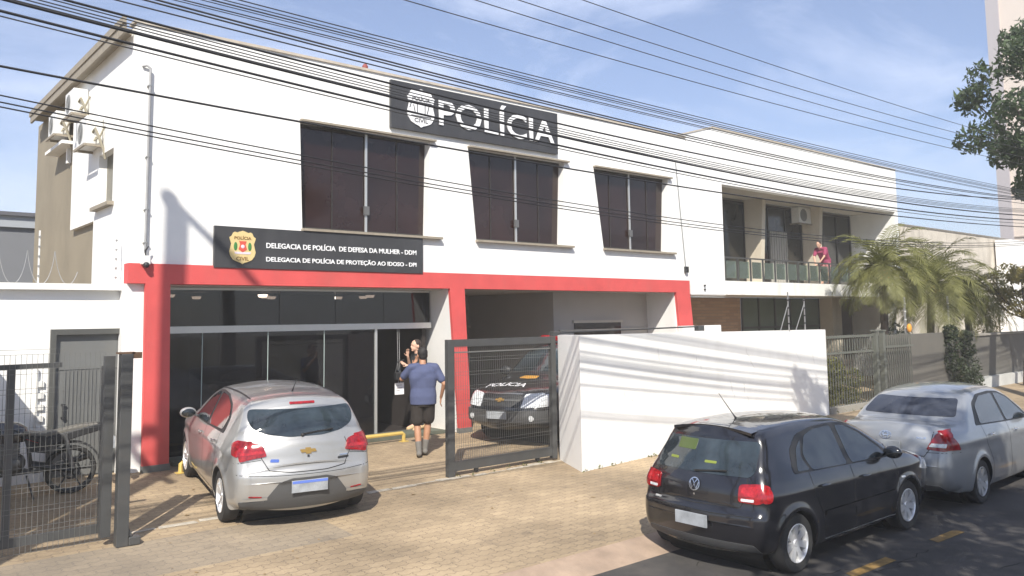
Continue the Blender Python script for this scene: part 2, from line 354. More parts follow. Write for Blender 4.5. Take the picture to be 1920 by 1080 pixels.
# ceiling, floor slab and rooms
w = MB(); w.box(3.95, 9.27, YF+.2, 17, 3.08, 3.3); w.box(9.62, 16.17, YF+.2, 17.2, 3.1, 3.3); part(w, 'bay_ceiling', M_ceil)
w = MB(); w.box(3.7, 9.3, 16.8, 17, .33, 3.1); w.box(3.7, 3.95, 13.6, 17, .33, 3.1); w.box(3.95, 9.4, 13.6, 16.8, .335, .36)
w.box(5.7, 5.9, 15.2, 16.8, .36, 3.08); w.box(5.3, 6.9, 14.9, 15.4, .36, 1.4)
w.box(9.12, 9.2, 13.56, 16.8, .36, 3.08)  # dark lining added on the lobby side; its colour stands for shade
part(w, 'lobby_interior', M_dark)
w = MB(); w.box(9.6, 13.0, 17.0, 17.2, .33, 3.1); w.box(13.0, 16.3, 13.78, 13.95, .33, 3.1); w.box(12.9, 13.0, 13.78, 17, .33, 3.1)
part(w, 'garage_wall', M_greige)
for q in ((9.7, 12.9, 16.93, 16.99, 2.28, 2.34), (13.5, 15.2, 13.73, 13.775, 2.38, 2.44), (13.05, 16.15, 13.74, 13.775, 2.2, 2.23)):
    w = MB(); w.box(*q); part(w, 'garage_trim', mat('cream_trim', (.5, .46, .39), .7))
w = MB(); w.box(13.55, 15.15, 13.75, 13.77, 1.3, 2.38); gw = part(w, 'garage_window', M_glass_up)
for i, (a, b_) in enumerate(((8.0, 0), )): pass
# upper windows
for (t0, t1), (b0, b1) in wins:
    wy = YF+.17
    w = MB(); w.prism([(t0, zt), (t1, zt), (b1, zb), (b0, zb)], wy+.01, wy+.02)
    wn = part(w, 'window', M_glass_up)
    def wp(mb, nm, m): # sub-part of the window
        mb.v = [(a-B.location.x, b__-B.location.y, c-B.location.z) for a, b__, c in mb.v]; return mb.build(nm, m, wn)
    f = MB(); cx = t0+(t1-t0)*.51; cb = cx
    f.bar((cx, wy-.02, zb+.02), (cx, wy-.02, zt), .045, .03)
    wp(f, 'mullion', M_alu)
    f = MB()
    for k in (.26, .76): f.bar((t0+(t1-t0)*k, wy, zb), (t0+(t1-t0)*k, wy, zt), .02, .015)
    f.bar((t0+.02, wy, zt-.03), (t1-.02, wy, zt-.03), .03, .05); f.bar((b0+.02, wy, zb+.03), (b1-.02, wy, zb+.03), .03, .05)
    wp(f, 'frame', mat('bronze_frame', (.05, .045, .04), .4, .3))
    f = MB(); f.box(cx-.05, cx+.05, wy-.07, wy-.02, 4.42, 4.58); wp(f, 'latch', mat('latch_grey', (.12, .12, .12), .5))
    f = MB(); f.box(t0-.01, t1+.1, YF-.09, YF+.002, zt-.005, zt+.03); wp(f, 'lintel', M_beige)
    f = MB(); f.box(b0-.02, b1+.28, YF-.1, YF+.002, zb-.04, zb+.003); f.prism([(b0, zb+.001), (b1, zb+.001), (b1, zb+.014), (b0, zb+.014)], YF+.001, wy); wp(f, 'sill', M_beige)
# side window
w = MB(); w.box(xL+.13, xL+.15, 13.95, 14.85, 4.45, 5.33)
sw = part(w, 'window', mat('olive_glass', (.1, .09, .06), .3))
f = MB(); f.box(xL-.1, xL, 13.85, 14.95, 4.39, 4.45); f.v = [(a-B.location.x, b_-B.location.y, c-B.location.z) for a, b_, c in f.v]; f.build('sill', M_beige, sw)
# shopfront glass
gy = 13.5
f = MB(); f.box(3.97, 9.26, gy-.06, gy+.06, 2.34, 2.45); f.box(3.97, 9.26, gy-.03, gy+.03, .36, .40); f.box(8.0, 8.05, gy-.03, gy+.03, .4, 2.34)
f.box(3.97, 9.26, gy-.02, gy+.02, 3.04, 3.075); part(f, 'shopfront_frame', M_alu)
px_ = [3.97, 4.78, 5.9, 6.96, 8.0]
for a, b_ in zip(px_[:-1], px_[1:]):
    f = MB(); f.box(a+.006, b_-.006, gy-.005, gy+.005, .40, 2.34); part(f, 'glass_panel', M_glass_dk)
px_ = [3.97, 6.1, 7.18, 8.2, 9.26]
for a, b_ in zip(px_[:-1], px_[1:]):
    f = MB(); f.box(a+.005, b_-.005, gy-.005, gy+.005, 2.45, 3.04); part(f, 'transom_pane', M_glass_dk)
for q in (4.78, 5.9, 6.96):
    f = MB(); f.box(q-.006, q+.006, gy-.014, gy-.006, .4, 2.34); part(f, 'glass_joint', mat('glass_edge_green', (.35, .42, .4), .2))
f = MB(); f.box(7.0, 7.98, gy+.04, gy+.05, .40, 2.34); part(f, 'sliding_door', M_glass_dk)
for i, (x, y, z) in enumerate(((4.6, 14.6, 3.05), (5.4, 15.6, 3.05), (6.1, 14.2, 3.05), (6.45, 14.9, 3.05), (6.75, 15.3, 3.05), (8.1, 15.1, 3.05), (8.2, 14.0, 3.05), (8.45, 14.7, 3.05))):
    f = MB(); f.lathe([(0, -.03), (.07, -.03), (.09, .02), (0, .02)], Matrix.Translation((x, y, z-.07)) @ Matrix.Rotation(R(90), 4, 'X'), 12)
    o = part(f, 'ceiling_lamp', mat('lamp_glow_%d' % (i == 2), (.8, .8, .75), .4, emit=((1, .93, .8), 30 if i == 2 else 4)))
f = MB(); f.box(8.42, 8.62, 13.44, 13.452, 1.09, 1.31)
o = f.build('paper_notice', M_wht); tag(o, 'white paper notice hanging at the entrance door', 'notice')
f = MB()
for k in range(3): f.box(8.45, 8.58 if k < 2 else 8.52, 13.436, 13.44, 1.26-k*.05, 1.272-k*.05)
f.build('print_line', mat('print_grey', (.4, .38, .4), .8), o)
f = MB()
for x in (8.5, 8.54): f.bar((x, 13.447, 1.31), (x, 13.49, 2.34), .003)
f.build('hanging_string', M_wht, o)

# ---- signs
def place_sign(name, x0, x1, z0, z1, label):
    s = empty(name, (x0, YF, z0), label=label, cat='sign'); s.scale = (.869, 1, .869); x1 = x0+(x1-x0)/.869; z1 = z0+(z1-z0)/.869
    f = MB(); f.box(0, x1-x0, -.07, -.01, 0, z1-z0); f.build('panel', M_sign, s, bevel=.004)
    f = MB(); f.box(.1, .16, -.01, 0, .1, z1-z0-.1); f.box(x1-x0-.16, x1-x0-.1, -.01, 0, .1, z1-z0-.1); f.build('bracket', M_galv, s)
    return s
s = place_sign('police_sign', 7.93, 12.2, 6.08, 6.99, 'large dark grey board reading POLÍCIA with white shield above windows')
fit_text('POLÍCIA', 1.24, 4.78, .22, .96, -.075, .02, 'lettering', M_wht, s, .012)
f = MB(); f.prism(shield_pts(.76, .52, .72, .86), -.09, -.07); sh = f.build('shield_emblem', M_wht, s)
def lines_on(par, segs, w_, y, nm, m):
    f = MB()
    for (a, b_), (c, d) in segs: f.bar((a, y, b_), (c, y, d), w_, .008, up=(0, 1, 0))
    return f.build(nm, m, par)
M_ink = mat('emblem_ink', (.09, .09, .095), .6)
fit_text('POLÍCIA', .53, .99, .68, .79, -.091, .006, 'emblem_lettering', M_ink, sh, .01)
fit_text('CIVIL', .58, .94, .2, .29, -.091, .006, 'emblem_lettering', M_ink, sh, .01)
lines_on(sh, [((.48, .65), (1.04, .65)), ((.5, .34), (1.02, .34)), ((.5, .62), (.46, .5)), ((.66, .6), (.66, .4)), ((.86, .6), (.86, .4)), ((.66, .4), (.86, .4)), ((.56, .58), (.6, .42)), ((.96, .58), (.92, .42))], .018, -.093, 'emblem_outline', M_ink)
s = place_sign('department_sign', 4.69, 8.63, 3.37, 4.035, 'dark board with gold shield and two DELEGACIA DE POLÍCIA lines')
fit_text('DELEGACIA DE POLÍCIA  DE DEFESA DA MULHER - DDM', .98, 4.36, .395, .52, -.072, .008, 'lettering', M_wht, s, .02)
fit_text('DELEGACIA DE POLÍCIA DE PROTEÇÃO AO IDOSO - DPI', .98, 4.36, .12, .25, -.072, .008, 'lettering', M_wht, s, .02)
f = MB(); f.prism(shield_pts(.52, .385, .5, .62), -.085, -.07); sh = f.build('shield_emblem', M_gold, s)
M_brn = mat('brown_ink', (.2, .1, .03), .6)
fit_text('POLÍCIA', .36, .68, .53, .6, -.086, .005, 'emblem_lettering', M_brn, sh, .01)
fit_text('CIVIL', .4, .64, .14, .21, -.086, .005, 'emblem_lettering', M_brn, sh, .01)
f = MB(); f.prism([(.45, .5), (.59, .5), (.57, .44), (.6, .35), (.52, .29), (.44, .35), (.47, .44)], -.09, -.085); f.build('crest', mat('crest_red', (.6, .09, .06), .5), sh)
f = MB(); f.ball((.385, -.086, .4), .035, .006, .08); f.ball((.655, -.086, .4), .035, .006, .08); f.build('laurel', mat('laurel_green', (.05, .2, .05), .5), sh)
f = MB(); f.prism([(.36, .3), (.68, .3), (.66, .26), (.38, .26)], -.09, -.085); f.ball((.52, -.09, .4), .035, .006, .035); f.build('ribbon', mat('ribbon_blue_white', (.7, .6, .65), .5), sh)

# ---- fittings on the building
f = MB(); f.tube([(3.56, YF-.02, 6.4), (3.62, YF-.05, 6.42), (3.67, YF-.06, 6.38), (3.67, YF-.06, 6.3), (3.66, YF-.06, 3.55)], .019, 10)
o = tag(f.build('conduit_pipe', mat('grey_pipe', (.33, .33, .33), .5, var=.2, vscale=5), smooth=True), 'thin grey conduit with hooked top down the white facade', 'pipe')
f = MB()
for z in (6.1, 5.0, 4.2, 3.7): f.box(3.635, 3.695, YF-.08, YF, z, z+.018)
f.build('clamp', M_galv, o)
c = empty('security_camera', (3.66, YF-.04, 3.43), label='white dome camera box at top left of the red frame', cat='security camera')
f = MB(); f.box(-.06, .06, -.1, 0, -.05, .08); f.build('mount_box', M_pvc, c, bevel=.01)
f = MB(); f.ball((0, -.1, -.06), .045); f.build('lens_dome', M_blk, c, smooth=True)
f = MB(); f.tube([(0, -.06, .08), (-.02, -.08, .16), (.03, -.07, .22), (.0, -.03, .15)], .01, 6); f.build('cable_loop', M_blk, c, smooth=True)
f = MB(); f.tube([(16.33, YF-.03, 6.4), (16.45, YF-.03, 5.2), (16.6, YF-.03, 3.75)], .012, 6)
o = tag(f.build('facade_cable', M_galv), 'slanting thin cable on white wall right of the third window', 'cable')
f = MB(); f.box(16.56, 16.66, YF-.08, YF-.01, 3.6, 3.75); f.build('junction_box', M_blk, o)
def ac_unit(name, loc, rz, label, sc=1.0, group=None):
    a = empty(name, loc, rz, label, 'air conditioner', group)
    f = MB(); f.box(-.4*sc, .4*sc, -.3*sc, 0, 0, .56*sc); f.build('casing', M_pvc, a, bevel=.015)
    f = MB(); f.lathe([(.0, -.305*sc), (.2*sc, -.305*sc), (.22*sc, -.3*sc)], Matrix.Translation((-.1*sc, 0, .28*sc)), 20)
    for k in range(5): f.lathe([((.04+.035*k)*sc, -.308*sc), ((.047+.035*k)*sc, -.312*sc)], Matrix.Translation((-.1*sc, 0, .28*sc)), 20)
    f.build('fan_grille', mat('grille_grey', (.25, .25, .24), .6), a)
    f = MB(); f.box(-.42*sc, -.38*sc, -.34*sc, .08, -.04, 0); f.box(.38*sc, .42*sc, -.34*sc, .08, -.04, 0); f.box(-.44*sc, .44*sc, -.35*sc, -.31*sc, -.045, -.005)
    f.build('bracket', M_beige, a)
    f = MB(); f.tube([(.4*sc, -.15, .2), (.5*sc, -.14, .25), (.52*sc, -.08, .1), (.5*sc, 0, -.1), (.5*sc, .03, -.25)], .022, 7)
    f.tube([(.4*sc, -.1, .12), (.46*sc, -.14, .05), (.48*sc, -.06, .12), (.54*sc, 0, .3)], .016, 7); f.build('hose', mat('insulated_hose', (.3, .27, .2), .8), a, smooth=True)
    return a
ac_unit('air_conditioner', (3.46, 16.0, 6.22), R(-90), 'white outdoor unit highest of three on the left side wall', .8)
ac_unit('air_conditioner', (3.46, 14.95, 5.48), R(-90), 'white outdoor unit just above the small side window, nearest the street', .84)
ac_unit('air_conditioner', (3.46, 17.4, 6.1), R(-90), 'white outdoor unit rearmost on the left side wall', .8)
f = MB(); f.box(3.3, 3.56, 16.9, 18.4, 5.9, 5.96); f.box(3.48, 3.55, 17.3, 17.4, 5.6, 5.9)
tag(f.build('unit_shelf', M_white), 'narrow concrete ledge under the rear air conditioner', 'shelf')
f = MB(); f.lathe([(0, 0), (.05, 0), (.055, .06), (.03, .1), (0, .1)], Matrix.Translation((7.45, YF+.05, 7.11)) @ Matrix.Rotation(R(90), 4, 'X'), 12)
f.v = [(a, b_, c) for a, b_, c in f.v]
tag(f.build('rooftop_sensor', mat('terracotta_red', (.25, .06, .05), .7), smooth=True), 'tiny dark red knob on the roof edge left of the large sign', 'sensor')

# ---- lower left wall with grey door
L = empty('courtyard_wall', (-3, 13.1, .33), label='low white wall with ledge holding the grey garage door', cat='wall')
f = MB(); f.box(-3, 2.57, 13.1, 13.3, .33, 3.0); f.box(3.57, 3.62, 13.1, 13.3, .33, 3.0); f.box(2.57, 3.57, 13.1, 13.3, 2.42, 3.0)
f.box(3.40, 3.70, YF+.05, 13.1, .33, 3.098); part(f, 'wall_panel', M_white, L)
f = MB(); f.box(-3, 3.46, 12.98, 13.36, 3.0, 3.09); part(f, 'ledge', M_white2, L)
f = MB(); f.box(2.50, 3.62, 13.04, 13.1, 2.36, 2.44); f.box(2.5, 2.57, 13.04, 13.1, .33, 2.36); f.box(3.55, 3.62, 13.04, 13.1, .33, 2.36); part(f, 'door_frame', mat('door_frame_grey', (.09, .09, .082), .5, .1), L)
f = MB(); f.box(2.57, 3.55, 13.12, 13.16, .36, 2.36)
for k in range(16): f.box(2.7+k*.05, 2.715+k*.05, 13.105, 13.12, .5, 1.85)
f.box(2.62, 3.5, 13.11, 13.12, 1.86, 1.9); d = part(f, 'door', M_door, L)
f = MB(); f.box(2.68, 2.70, 13.06, 13.08, 1.2, 1.36); f.box(2.67, 2.72, 13.06, 13.11, 1.18, 1.2); f.box(2.67, 2.72, 13.06, 13.11, 1.36, 1.38)
f.v = [(a-L.location.x, b_-L.location.y, c-L.location.z) for a, b_, c in f.v]; f.build('handle', M_blk, d)
f = MB()
for k in range(5): f.box(2.36, 2.44, 13.06, 13.1, 1.0+k*.16, 1.08+k*.16)
f.box(2.34, 2.36, 13.05, 13.1, .95, 1.9); part(f, 'meter_strip', M_pvc, L)
# coil of wire and rods
f = MB(); pts = []
for i in range(420):
    t = i/420; a = t*2*math.pi*15; x = -2.4+t*5.2
    pts.append((x+.05*math.cos(a), 13.17+.02*math.sin(a), 3.32+.24*math.sin(a)))
f.tube(pts, .0045, 4)
tag(f.build('razor_wire_coil', M_galv), 'looped concertina wire along the top of the low white wall', 'razor wire')
for i, (x, lab) in enumerate(((2.34, 'thin upright fence rod with insulators on the low wall'), (3.36, 'short insulator rod close beside the white building corner'), (0.9, 'insulator rod at the outer end of the low wall'))):
    f = MB(); f.bar((x, 13.2, 3.05), (x, 13.2, 3.85), .02); o = tag(f.build('fence_rod', M_pvc), lab, 'fence rod')
    for k in range(5):
        f = MB(); f.lathe([(0, -.012), (.015, -.012), (.015, .012), (0, .012)], Matrix.Translation((x, 13.185, 3.2+k*.14)), 8); f.build('insulator', M_galv, o)
# left boundary wall (out of the frame: its shadow lies on the forecourt)
f = MB(); f.box(1.12, 1.3, 9.95, 13.09, .1, 2.7)
tag(f.build('boundary_wall', M_white), 'tall white side wall whose shadow falls across the forecourt', 'wall')

# ---- gates
def mesh_panel(f, x0, x1, z0, z1, y, dx=.05, dz=.2, t=.004, g2=None):
    n = int((x1-x0)/dx)
    for i in range(n+1): f.box(x0+i*dx-t/2, x0+i*dx+t/2, y-t/2, y+t/2, z0, z1)
    z = z0
    while z <= z1+.001:
        f.box(x0, x1, y-t*1.2, y-t/2, z-t/2, z+t/2); z += dz
        if g2 and z < z1: f.box(x0, x1, y-t*1.2, y-t/2, z-t/2+.05, z+t/2+.05)
G = empty('left_gate', (-1.5, 9.75, .17), label='dark sliding mesh gate leaf in front of the parked motorcycle', cat='gate')
f = MB()
f.bar((-1.5, 9.75, .3), (2.47, 9.75, .32), .05, .09); f.bar((-1.5, 9.75, 2.06), (1.98, 9.75, 2.08), .05, .05); 
for x in (2.41, 1.52, .1, -1.4): f.box(x-.035, x+.035, 9.72, 9.78, .28, 2.05)
part(f, 'frame', M_dkmetal, G)
f = MB(); mesh_panel(f, -1.4, 2.42, .2, 2.2, 9.72, .05, .2, .0038, True); part(f, 'wire_mesh', mat('mesh_grey', (.17, .17, .16), .5, .3), G)
P = empty('gate_post', (2.555, 9.48, .16), label='tall dark grey steel gate post with foot bracket on pavers', cat='post')
f = MB(); f.box(-.07, .05, -.06, .06, 0, 2.02); f.build('column', M_dkmetal, P, bevel=.006)
f = MB(); f.box(.05, .17, -.07, .07, 0, .09); f.prism([(.05, .09), (.1, .09), (.05, .2)], -.04, .04); f.build('foot_bracket', M_dkmetal, P, bevel=.01)
f = MB(); f.box(-.1, .07, -.05, .05, 2.02, 2.04); f.box(.04, .14, -.05, .05, 1.97, 2.035); f.build('top_guide', mat('rusty_guide', (.12, .07, .04), .8, var=.3, vscale=20), P)
f = MB(); f.box(-.2, -.1, .06, .14, .1, 2.0); f.build('channel', M_dkmetal, P)
G = empty('right_gate', (7.17, 10.0, .19), label='dark framed mesh gate between the red pillar and the low white wall', cat='gate')
f = MB(); f.box(7.16, 7.28, 9.96, 10.04, .19, 2.2); f.box(9.26, 9.36, 9.96, 10.04, .22, 2.2); f.box(7.28, 9.26, 9.97, 10.03, 2.09, 2.2); f.box(7.28, 9.26, 9.97, 10.03, .26, .40)
part(f, 'frame', M_dkmetal, G)
f = MB(); mesh_panel(f, 7.30, 9.26, .40, 2.09, 10.0, .042, .21, .0038, True); f.box(7.28, 9.26, 9.985, 10.015, 1.995, 2.015); part(f, 'wire_mesh', mat('mesh_grey', (.17, .17, .16), .5, .3), G)
f = MB()
for x in (7.7, 8.95): f.lathe([(0, -.02), (.035, -.02), (.045, 0), (.035, .02), (0, .02)], Matrix.Translation((x, 10, .24)), 12)
part(f, 'roller', M_blk, G)
# ---- low white wall
def wallpath(f, path, th, zs, z0):
    # path outer face points; thickness inward (+y)
    n = len(path); inn = [(path[0][0]+th, path[0][1])]+[(path[1][0]+th, path[1][1]+th)]+[(p[0], p[1]+th) for p in path[2:]]
    for i in range(n-1):
        a, b_, c, d = path[i], path[i+1], inn[i+1], inn[i]
        f.add([(*a, z0), (*b_, z0), (*c, z0), (*d, z0), (*a, zs[i]), (*b_, zs[i+1]), (*c, zs[i+1]), (*d, zs[i])],
              [(3, 2, 1, 0), (4, 5, 6, 7), (0, 1, 5, 4), (1, 2, 6, 5), (2, 3, 7, 6), (3, 0, 4, 7)])
f = MB(); wallpath(f, [(9.40, 9.95), (9.04, 9.08), (18.0, 9.93)], .16, [2.22, 2.23, 2.15], 0)
lw = tag(f.build('white_garden_wall', M_white), 'long low white wall between gate and parked black car', 'wall')
f = MB(); rr = random.Random(5); x = 9.08
while x < 17.5:
    w_ = rr.uniform(.04, .16); y = 9.08+(x-9.04)*.0949
    f.add([(x, y-.004, .05), (x+w_, y-.004, .05), (x+w_*.6, y-.004, gz(y)+rr.uniform(.004, .022))], [(0, 1, 2)]); x += w_*.7
f.build('flaking_base', M_kerb, lw)
f = MB(); f.tube([(9.5, 10.12, 2.255), (13.9, 10.42, 2.29)], .016, 6); f.box(9.42, 9.56, 10.07, 10.17, 2.20, 2.28); f.box(13.75, 13.95, 10.36, 10.46, 2.20, 2.31)
tag(f.build('gate_track', M_dkmetal), 'thin dark sliding gate track along the top of the low white wall', 'gate track')
# inner wall piece seen beyond the low wall
f = MB(); f.box(16.05, 17.6, 12.55, 12.7, .25, 2.27)
tag(f.build('inner_wall', M_white), 'short white wall behind the low wall at foot of the right red pillar', 'wall')
# electric fence poles on the wall
for (x, y, lean, lab) in ((16.15, 9.75, -.35, 'slim braced rod left of the pair above the white wall'), (17.0, 9.86, -.4, 'slim braced rod right of the pair above the white wall')):
    f = MB(); f.bar((x, y, 2.15), (x, y, 3.0 if lean > -.38 else 2.85), .022); f.bar((x+lean, y, 2.15), (x, y, 2.75), .014)
    o = tag(f.build('wall_rod', M_galv), lab, 'fence rod')
    for k in range(4):
        f = MB(); f.box(x-.018, x+.018, y-.02, y+.02, 2.3+k*.17, 2.33+k*.17); f.build('insulator', M_blk, o)

f = MB(); rr = random.Random(8)
for k in range(9):
    x = rr.uniform(9.3, 17.5); z = rr.uniform(.5, 2.0); pts = [(x, z)]
    for q in range(rr.randint(4, 9)): pts.append((pts[-1][0]+rr.uniform(-.02, .09), pts[-1][1]-rr.uniform(.01, .07)))
    y0 = lambda xx: 9.08+(xx-9.04)*.0949-.0015
    for a_, c_ in zip(pts[:-1], pts[1:]):
        w_ = rr.uniform(.002, .005); f.add([(a_[0]-w_, y0(a_[0]), a_[1]), (a_[0]+w_, y0(a_[0]), a_[1]), (c_[0]+w_, y0(c_[0]), c_[1]), (c_[0]-w_, y0(c_[0]), c_[1])], [(0, 1, 2, 3)])
f.build('hairline_crack', mat('crack_grey', (.3, .28, .25), .9), lw)
# ---- yellow wheel stop bars
for (x0, x1, y, lab) in ((4.15, 5.6, 12.5, 'yellow steel wheel stop left, under the front of the silver hatchback'), (6.3, 8.15, 12.72, 'yellow steel wheel stop bar in front of the entrance step')):
    f = MB(); z = gz(y); f.tube([(x0, y, z), (x0, y, z+.13), (x0+.03, y, z+.155), (x1-.03, y, z+.155), (x1, y, z+.13), (x1, y, z)], .033, 8)
    o = tag(f.build('wheel_stop', M_yel, smooth=True), lab, 'wheel stop')
    f = MB(); f.box(x0-.07, x0+.07, y-.06, y+.06, z, z+.012); f.box(x1-.07, x1+.07, y-.06, y+.06, z, z+.012); f.build('base_plate', M_yel, o)
# ================================================================ cars
def catmull(P, per=8):
    P = np.array(P, float); out = []
    for i in range(len(P)-1):
        p0 = P[max(i-1, 0)]; p1 = P[i]; p2 = P[i+1]; p3 = P[min(i+2, len(P)-1)]
        d = [max(np.linalg.norm(a-b)**.5, 1e-4) for a, b in ((p0, p1), (p1, p2), (p2, p3))]
        m1 = (p2-p1)+d[1]*((p1-p0)/d[0]-(p2-p0)/(d[0]+d[1])) if i > 0 else (p2-p1)
        m2 = (p2-p1)+d[1]*((p3-p2)/d[2]-(p3-p1)/(d[1]+d[2])) if i < len(P)-2 else (p2-p1)
        for k in range(per):
            t = k/per; out.append((2*t**3-3*t**2+1)*p1+(t**3-2*t**2+t)*m1+(-2*t**3+3*t**2)*p2+(t**3-t**2)*m2)
    out.append(P[-1]); return np.array(out)
class Car:
    def __init__(s, name, label, loc, heading, spec, pitch=0):
        s.sp = spec; s.root = empty(name, loc, 0, label, 'car'); s.root.rotation_euler = (0, -pitch, heading); s.root.scale = (1, 1, spec.get('sz', 1))
        s.make_body()
    def Y0(s, x, z):
        sp = s.sp; W_ = sp['W']/2; L = sp['L']
        tf = np.clip((x-(L-sp.get('fl', .9)))/sp.get('fl', .9), 0, 1); tr = np.clip((sp.get('rl', .7)-x)/sp.get('rl', .7), 0, 1)
        y = W_-sp.get('ft', .16)*tf**2.4-sp.get('rt', .09)*tr**2.2
        zb_ = sp['belt0']+(sp['belt1']-sp['belt0'])*np.clip(x/L, 0, 1)
        y = y-.035*np.clip((z-.58)/.4, 0, 1.2)**2-.05*np.clip((.5-z)/.3, 0, 1.5)**2
        k = .05; u = (z-zb_)/k; soft = k*np.where(u > 30, u, np.log1p(np.exp(np.minimum(u, 30))))
        y = y-soft*sp.get('tumble', .42)
        # character crease under the belt
        y = y+.012*np.exp(-((z-(zb_-.12))/.05)**2)
        for xc in sp['axles']:
            d = np.sqrt((x-xc)**2+(z-sp['r'])**2); y = y+.018*np.exp(-((d-(sp['arch']+.02))/.05)**2)
        return y
    def make_body(s):
        sp = s.sp; top = catmull(sp['top']); bot = catmull(sp['bot']); L = sp['L']
        top[:, 0] = np.maximum.accumulate(top[:, 0]+np.arange(len(top))*1e-6); bot[:, 0] = np.maximum.accumulate(bot[:, 0]+np.arange(len(bot))*1e-6)
        s.top, s.bot = top, bot
        xs = set(np.round(np.linspace(0, L, 110), 4)); xs |= set(np.round(top[:, 0], 4)); xs |= set(np.round(bot[:, 0], 4))
        for e in (0, L): 
            for q in np.linspace(0, 1, 16): xs.add(round(abs(e-.25*q**2), 4))
        for xc in sp['axles']:
            for a in np.linspace(0, math.pi, 34): xs.add(round(xc+sp['arch']*math.cos(a), 4))
            xs |= {round(xc+sp['arch']*1.0005, 4), round(xc-sp['arch']*1.0005, 4)}
        xs = np.array(sorted(x for x in xs if 0 <= x <= L)); keep = [0]
        for i in range(1, len(xs)):
            if xs[i]-xs[keep[-1]] > .0006: keep.append(i)
        xs = xs[keep]
        zt_ = np.interp(xs, top[:, 0], top[:, 1]); zb0 = np.interp(xs, bot[:, 0], bot[:, 1]); zt_ = np.maximum(zt_, zb0+.002)
        zb_ = zb0.copy()
        for xc in sp['axles']:
            d = sp['arch']**2-(xs-xc)**2; zb_ = np.where(d > 0, np.maximum(zb_, sp['r']+np.sqrt(np.maximum(d, 0))), zb_)
        n = len(xs); m = 34; sj = (1-np.cos(np.linspace(0, math.pi, m)))/2; sj = .6*sj+.4*np.linspace(0, 1, m)
        X = np.repeat(xs[:, None], m, 1); Z = zb_[:, None]+(zt_-zb_)[:, None]*sj[None]
        # distance to outline
        ol = np.vstack([np.c_[top[:, 0], top[:, 1]], np.c_[bot[::-1, 0], bot[::-1, 1]]]); a = ol[:-1]; b = ol[1:]
        P = np.c_[X.ravel(), Z.ravel()]; D = np.full(len(P), 9.)
        for q, w_ in zip(a, b):
            e = w_-q; ll = (e**2).sum()
            if ll < 1e-12: continue
            t = np.clip(((P-q)@e)/ll, 0, 1); D = np.minimum(D, np.linalg.norm(P-q-t[:, None]*e, axis=1))
        D = D.reshape(X.shape)
        r = np.where(Z > sp['belt0']+.12, sp.get('rr', .10), sp.get('re', .13)); r = np.where((Z < .45) & (X > .3) & (X < L-.3), .05, r)
        dd = np.clip(1-D/r, 0, 1); Yv = s.Y0(X, Z)-r*(1-np.sqrt(np.maximum(0, 1-dd**2)))*np.where((Z < .45) & (X > .3) & (X < L-.3), .4, 1)
        V = []; F = []; Fd = []
        for sg in (1, -1):
            V += [(X[i, j], sg*Yv[i, j], Z[i, j]) for i in range(n) for j in range(m)]
        def vid(side, i, j): return side*n*m+i*m+j
        for side in (0, 1):
            for i in range(n-1):
                for j in range(m-1):
                    q = (vid(side, i, j), vid(side, i+1, j), vid(side, i+1, j+1), vid(side, i, j+1)); F.append(q if side == 1 else q[::-1])
        K = 16
        def strip(j, dark):
            zz = Z[:, j]; yy_ = Yv[:, j]; nx = -np.gradient(zz, xs); nz = np.ones(n)
            if j == 0: nx = -nx; nz = -nz
            nl = np.sqrt(nx**2+nz**2); nx /= nl; nz /= nl
            cr_ = sp.get('crown', .03)+np.clip(np.abs(nx), 0, 1)*sp.get('bulge', .07)
            if j == 0: cr_ = sp.get('bulge', .07)*np.clip((np.abs(nx)-.1)/.5, 0, 1)*np.clip(1-(np.minimum(xs, L-xs)-.2)/.25, 0, 1)+.03*np.clip(1-np.minimum(xs, L-xs)/.1, 0, 1)*0
            ids = []
            for i in range(n):
                row = [vid(0, i, j)]
                for k in range(1, K):
                    v = 1-2*k/K; c = cr_[i]*(1-v*v); V.append((xs[i]+nx[i]*c, yy_[i]*v, zz[i]+nz[i]*c)); row.append(len(V)-1)
                row.append(vid(1, i, j)); ids.append(row)
            for i in range(n-1):
                for k in range(K):
                    q = (ids[i][k], ids[i][k+1], ids[i+1][k+1], ids[i+1][k]); q = q if j else q[::-1]
                    F.append(q); Fd.append(len(F)-1) if dark and xs[i] > .12 and xs[i] < L-.12 else None
            return ids
        ti = strip(m-1, False); bi = strip(0, True)
        for e_ in (0, -1):
            for k in range(K): F.append((ti[e_][k], ti[e_][k+1], bi[e_][k+1], bi[e_][k]))
        me = bpy.data.meshes.new('body'); me.from_pydata(V, [], F); 
        o = link('body', me, sp['paint'], s.root); me.materials.append(M_blk)
        for k in Fd: me.polygons[k].material_index = 1
        bm = bmesh.new(); bm.from_mesh(me)
        for e0, jj in ((0, 0), (n-1, 0)):
            pass
        bmesh.ops.recalc_face_normals(bm, faces=bm.faces); bm.to_mesh(me); bm.free()
        smooth_by_angle(me, R(38)); s.body = o
        tmp = bmesh.new(); tmp.from_mesh(me); s.bvh = BVHTree.FromBMesh(tmp); tmp.free()
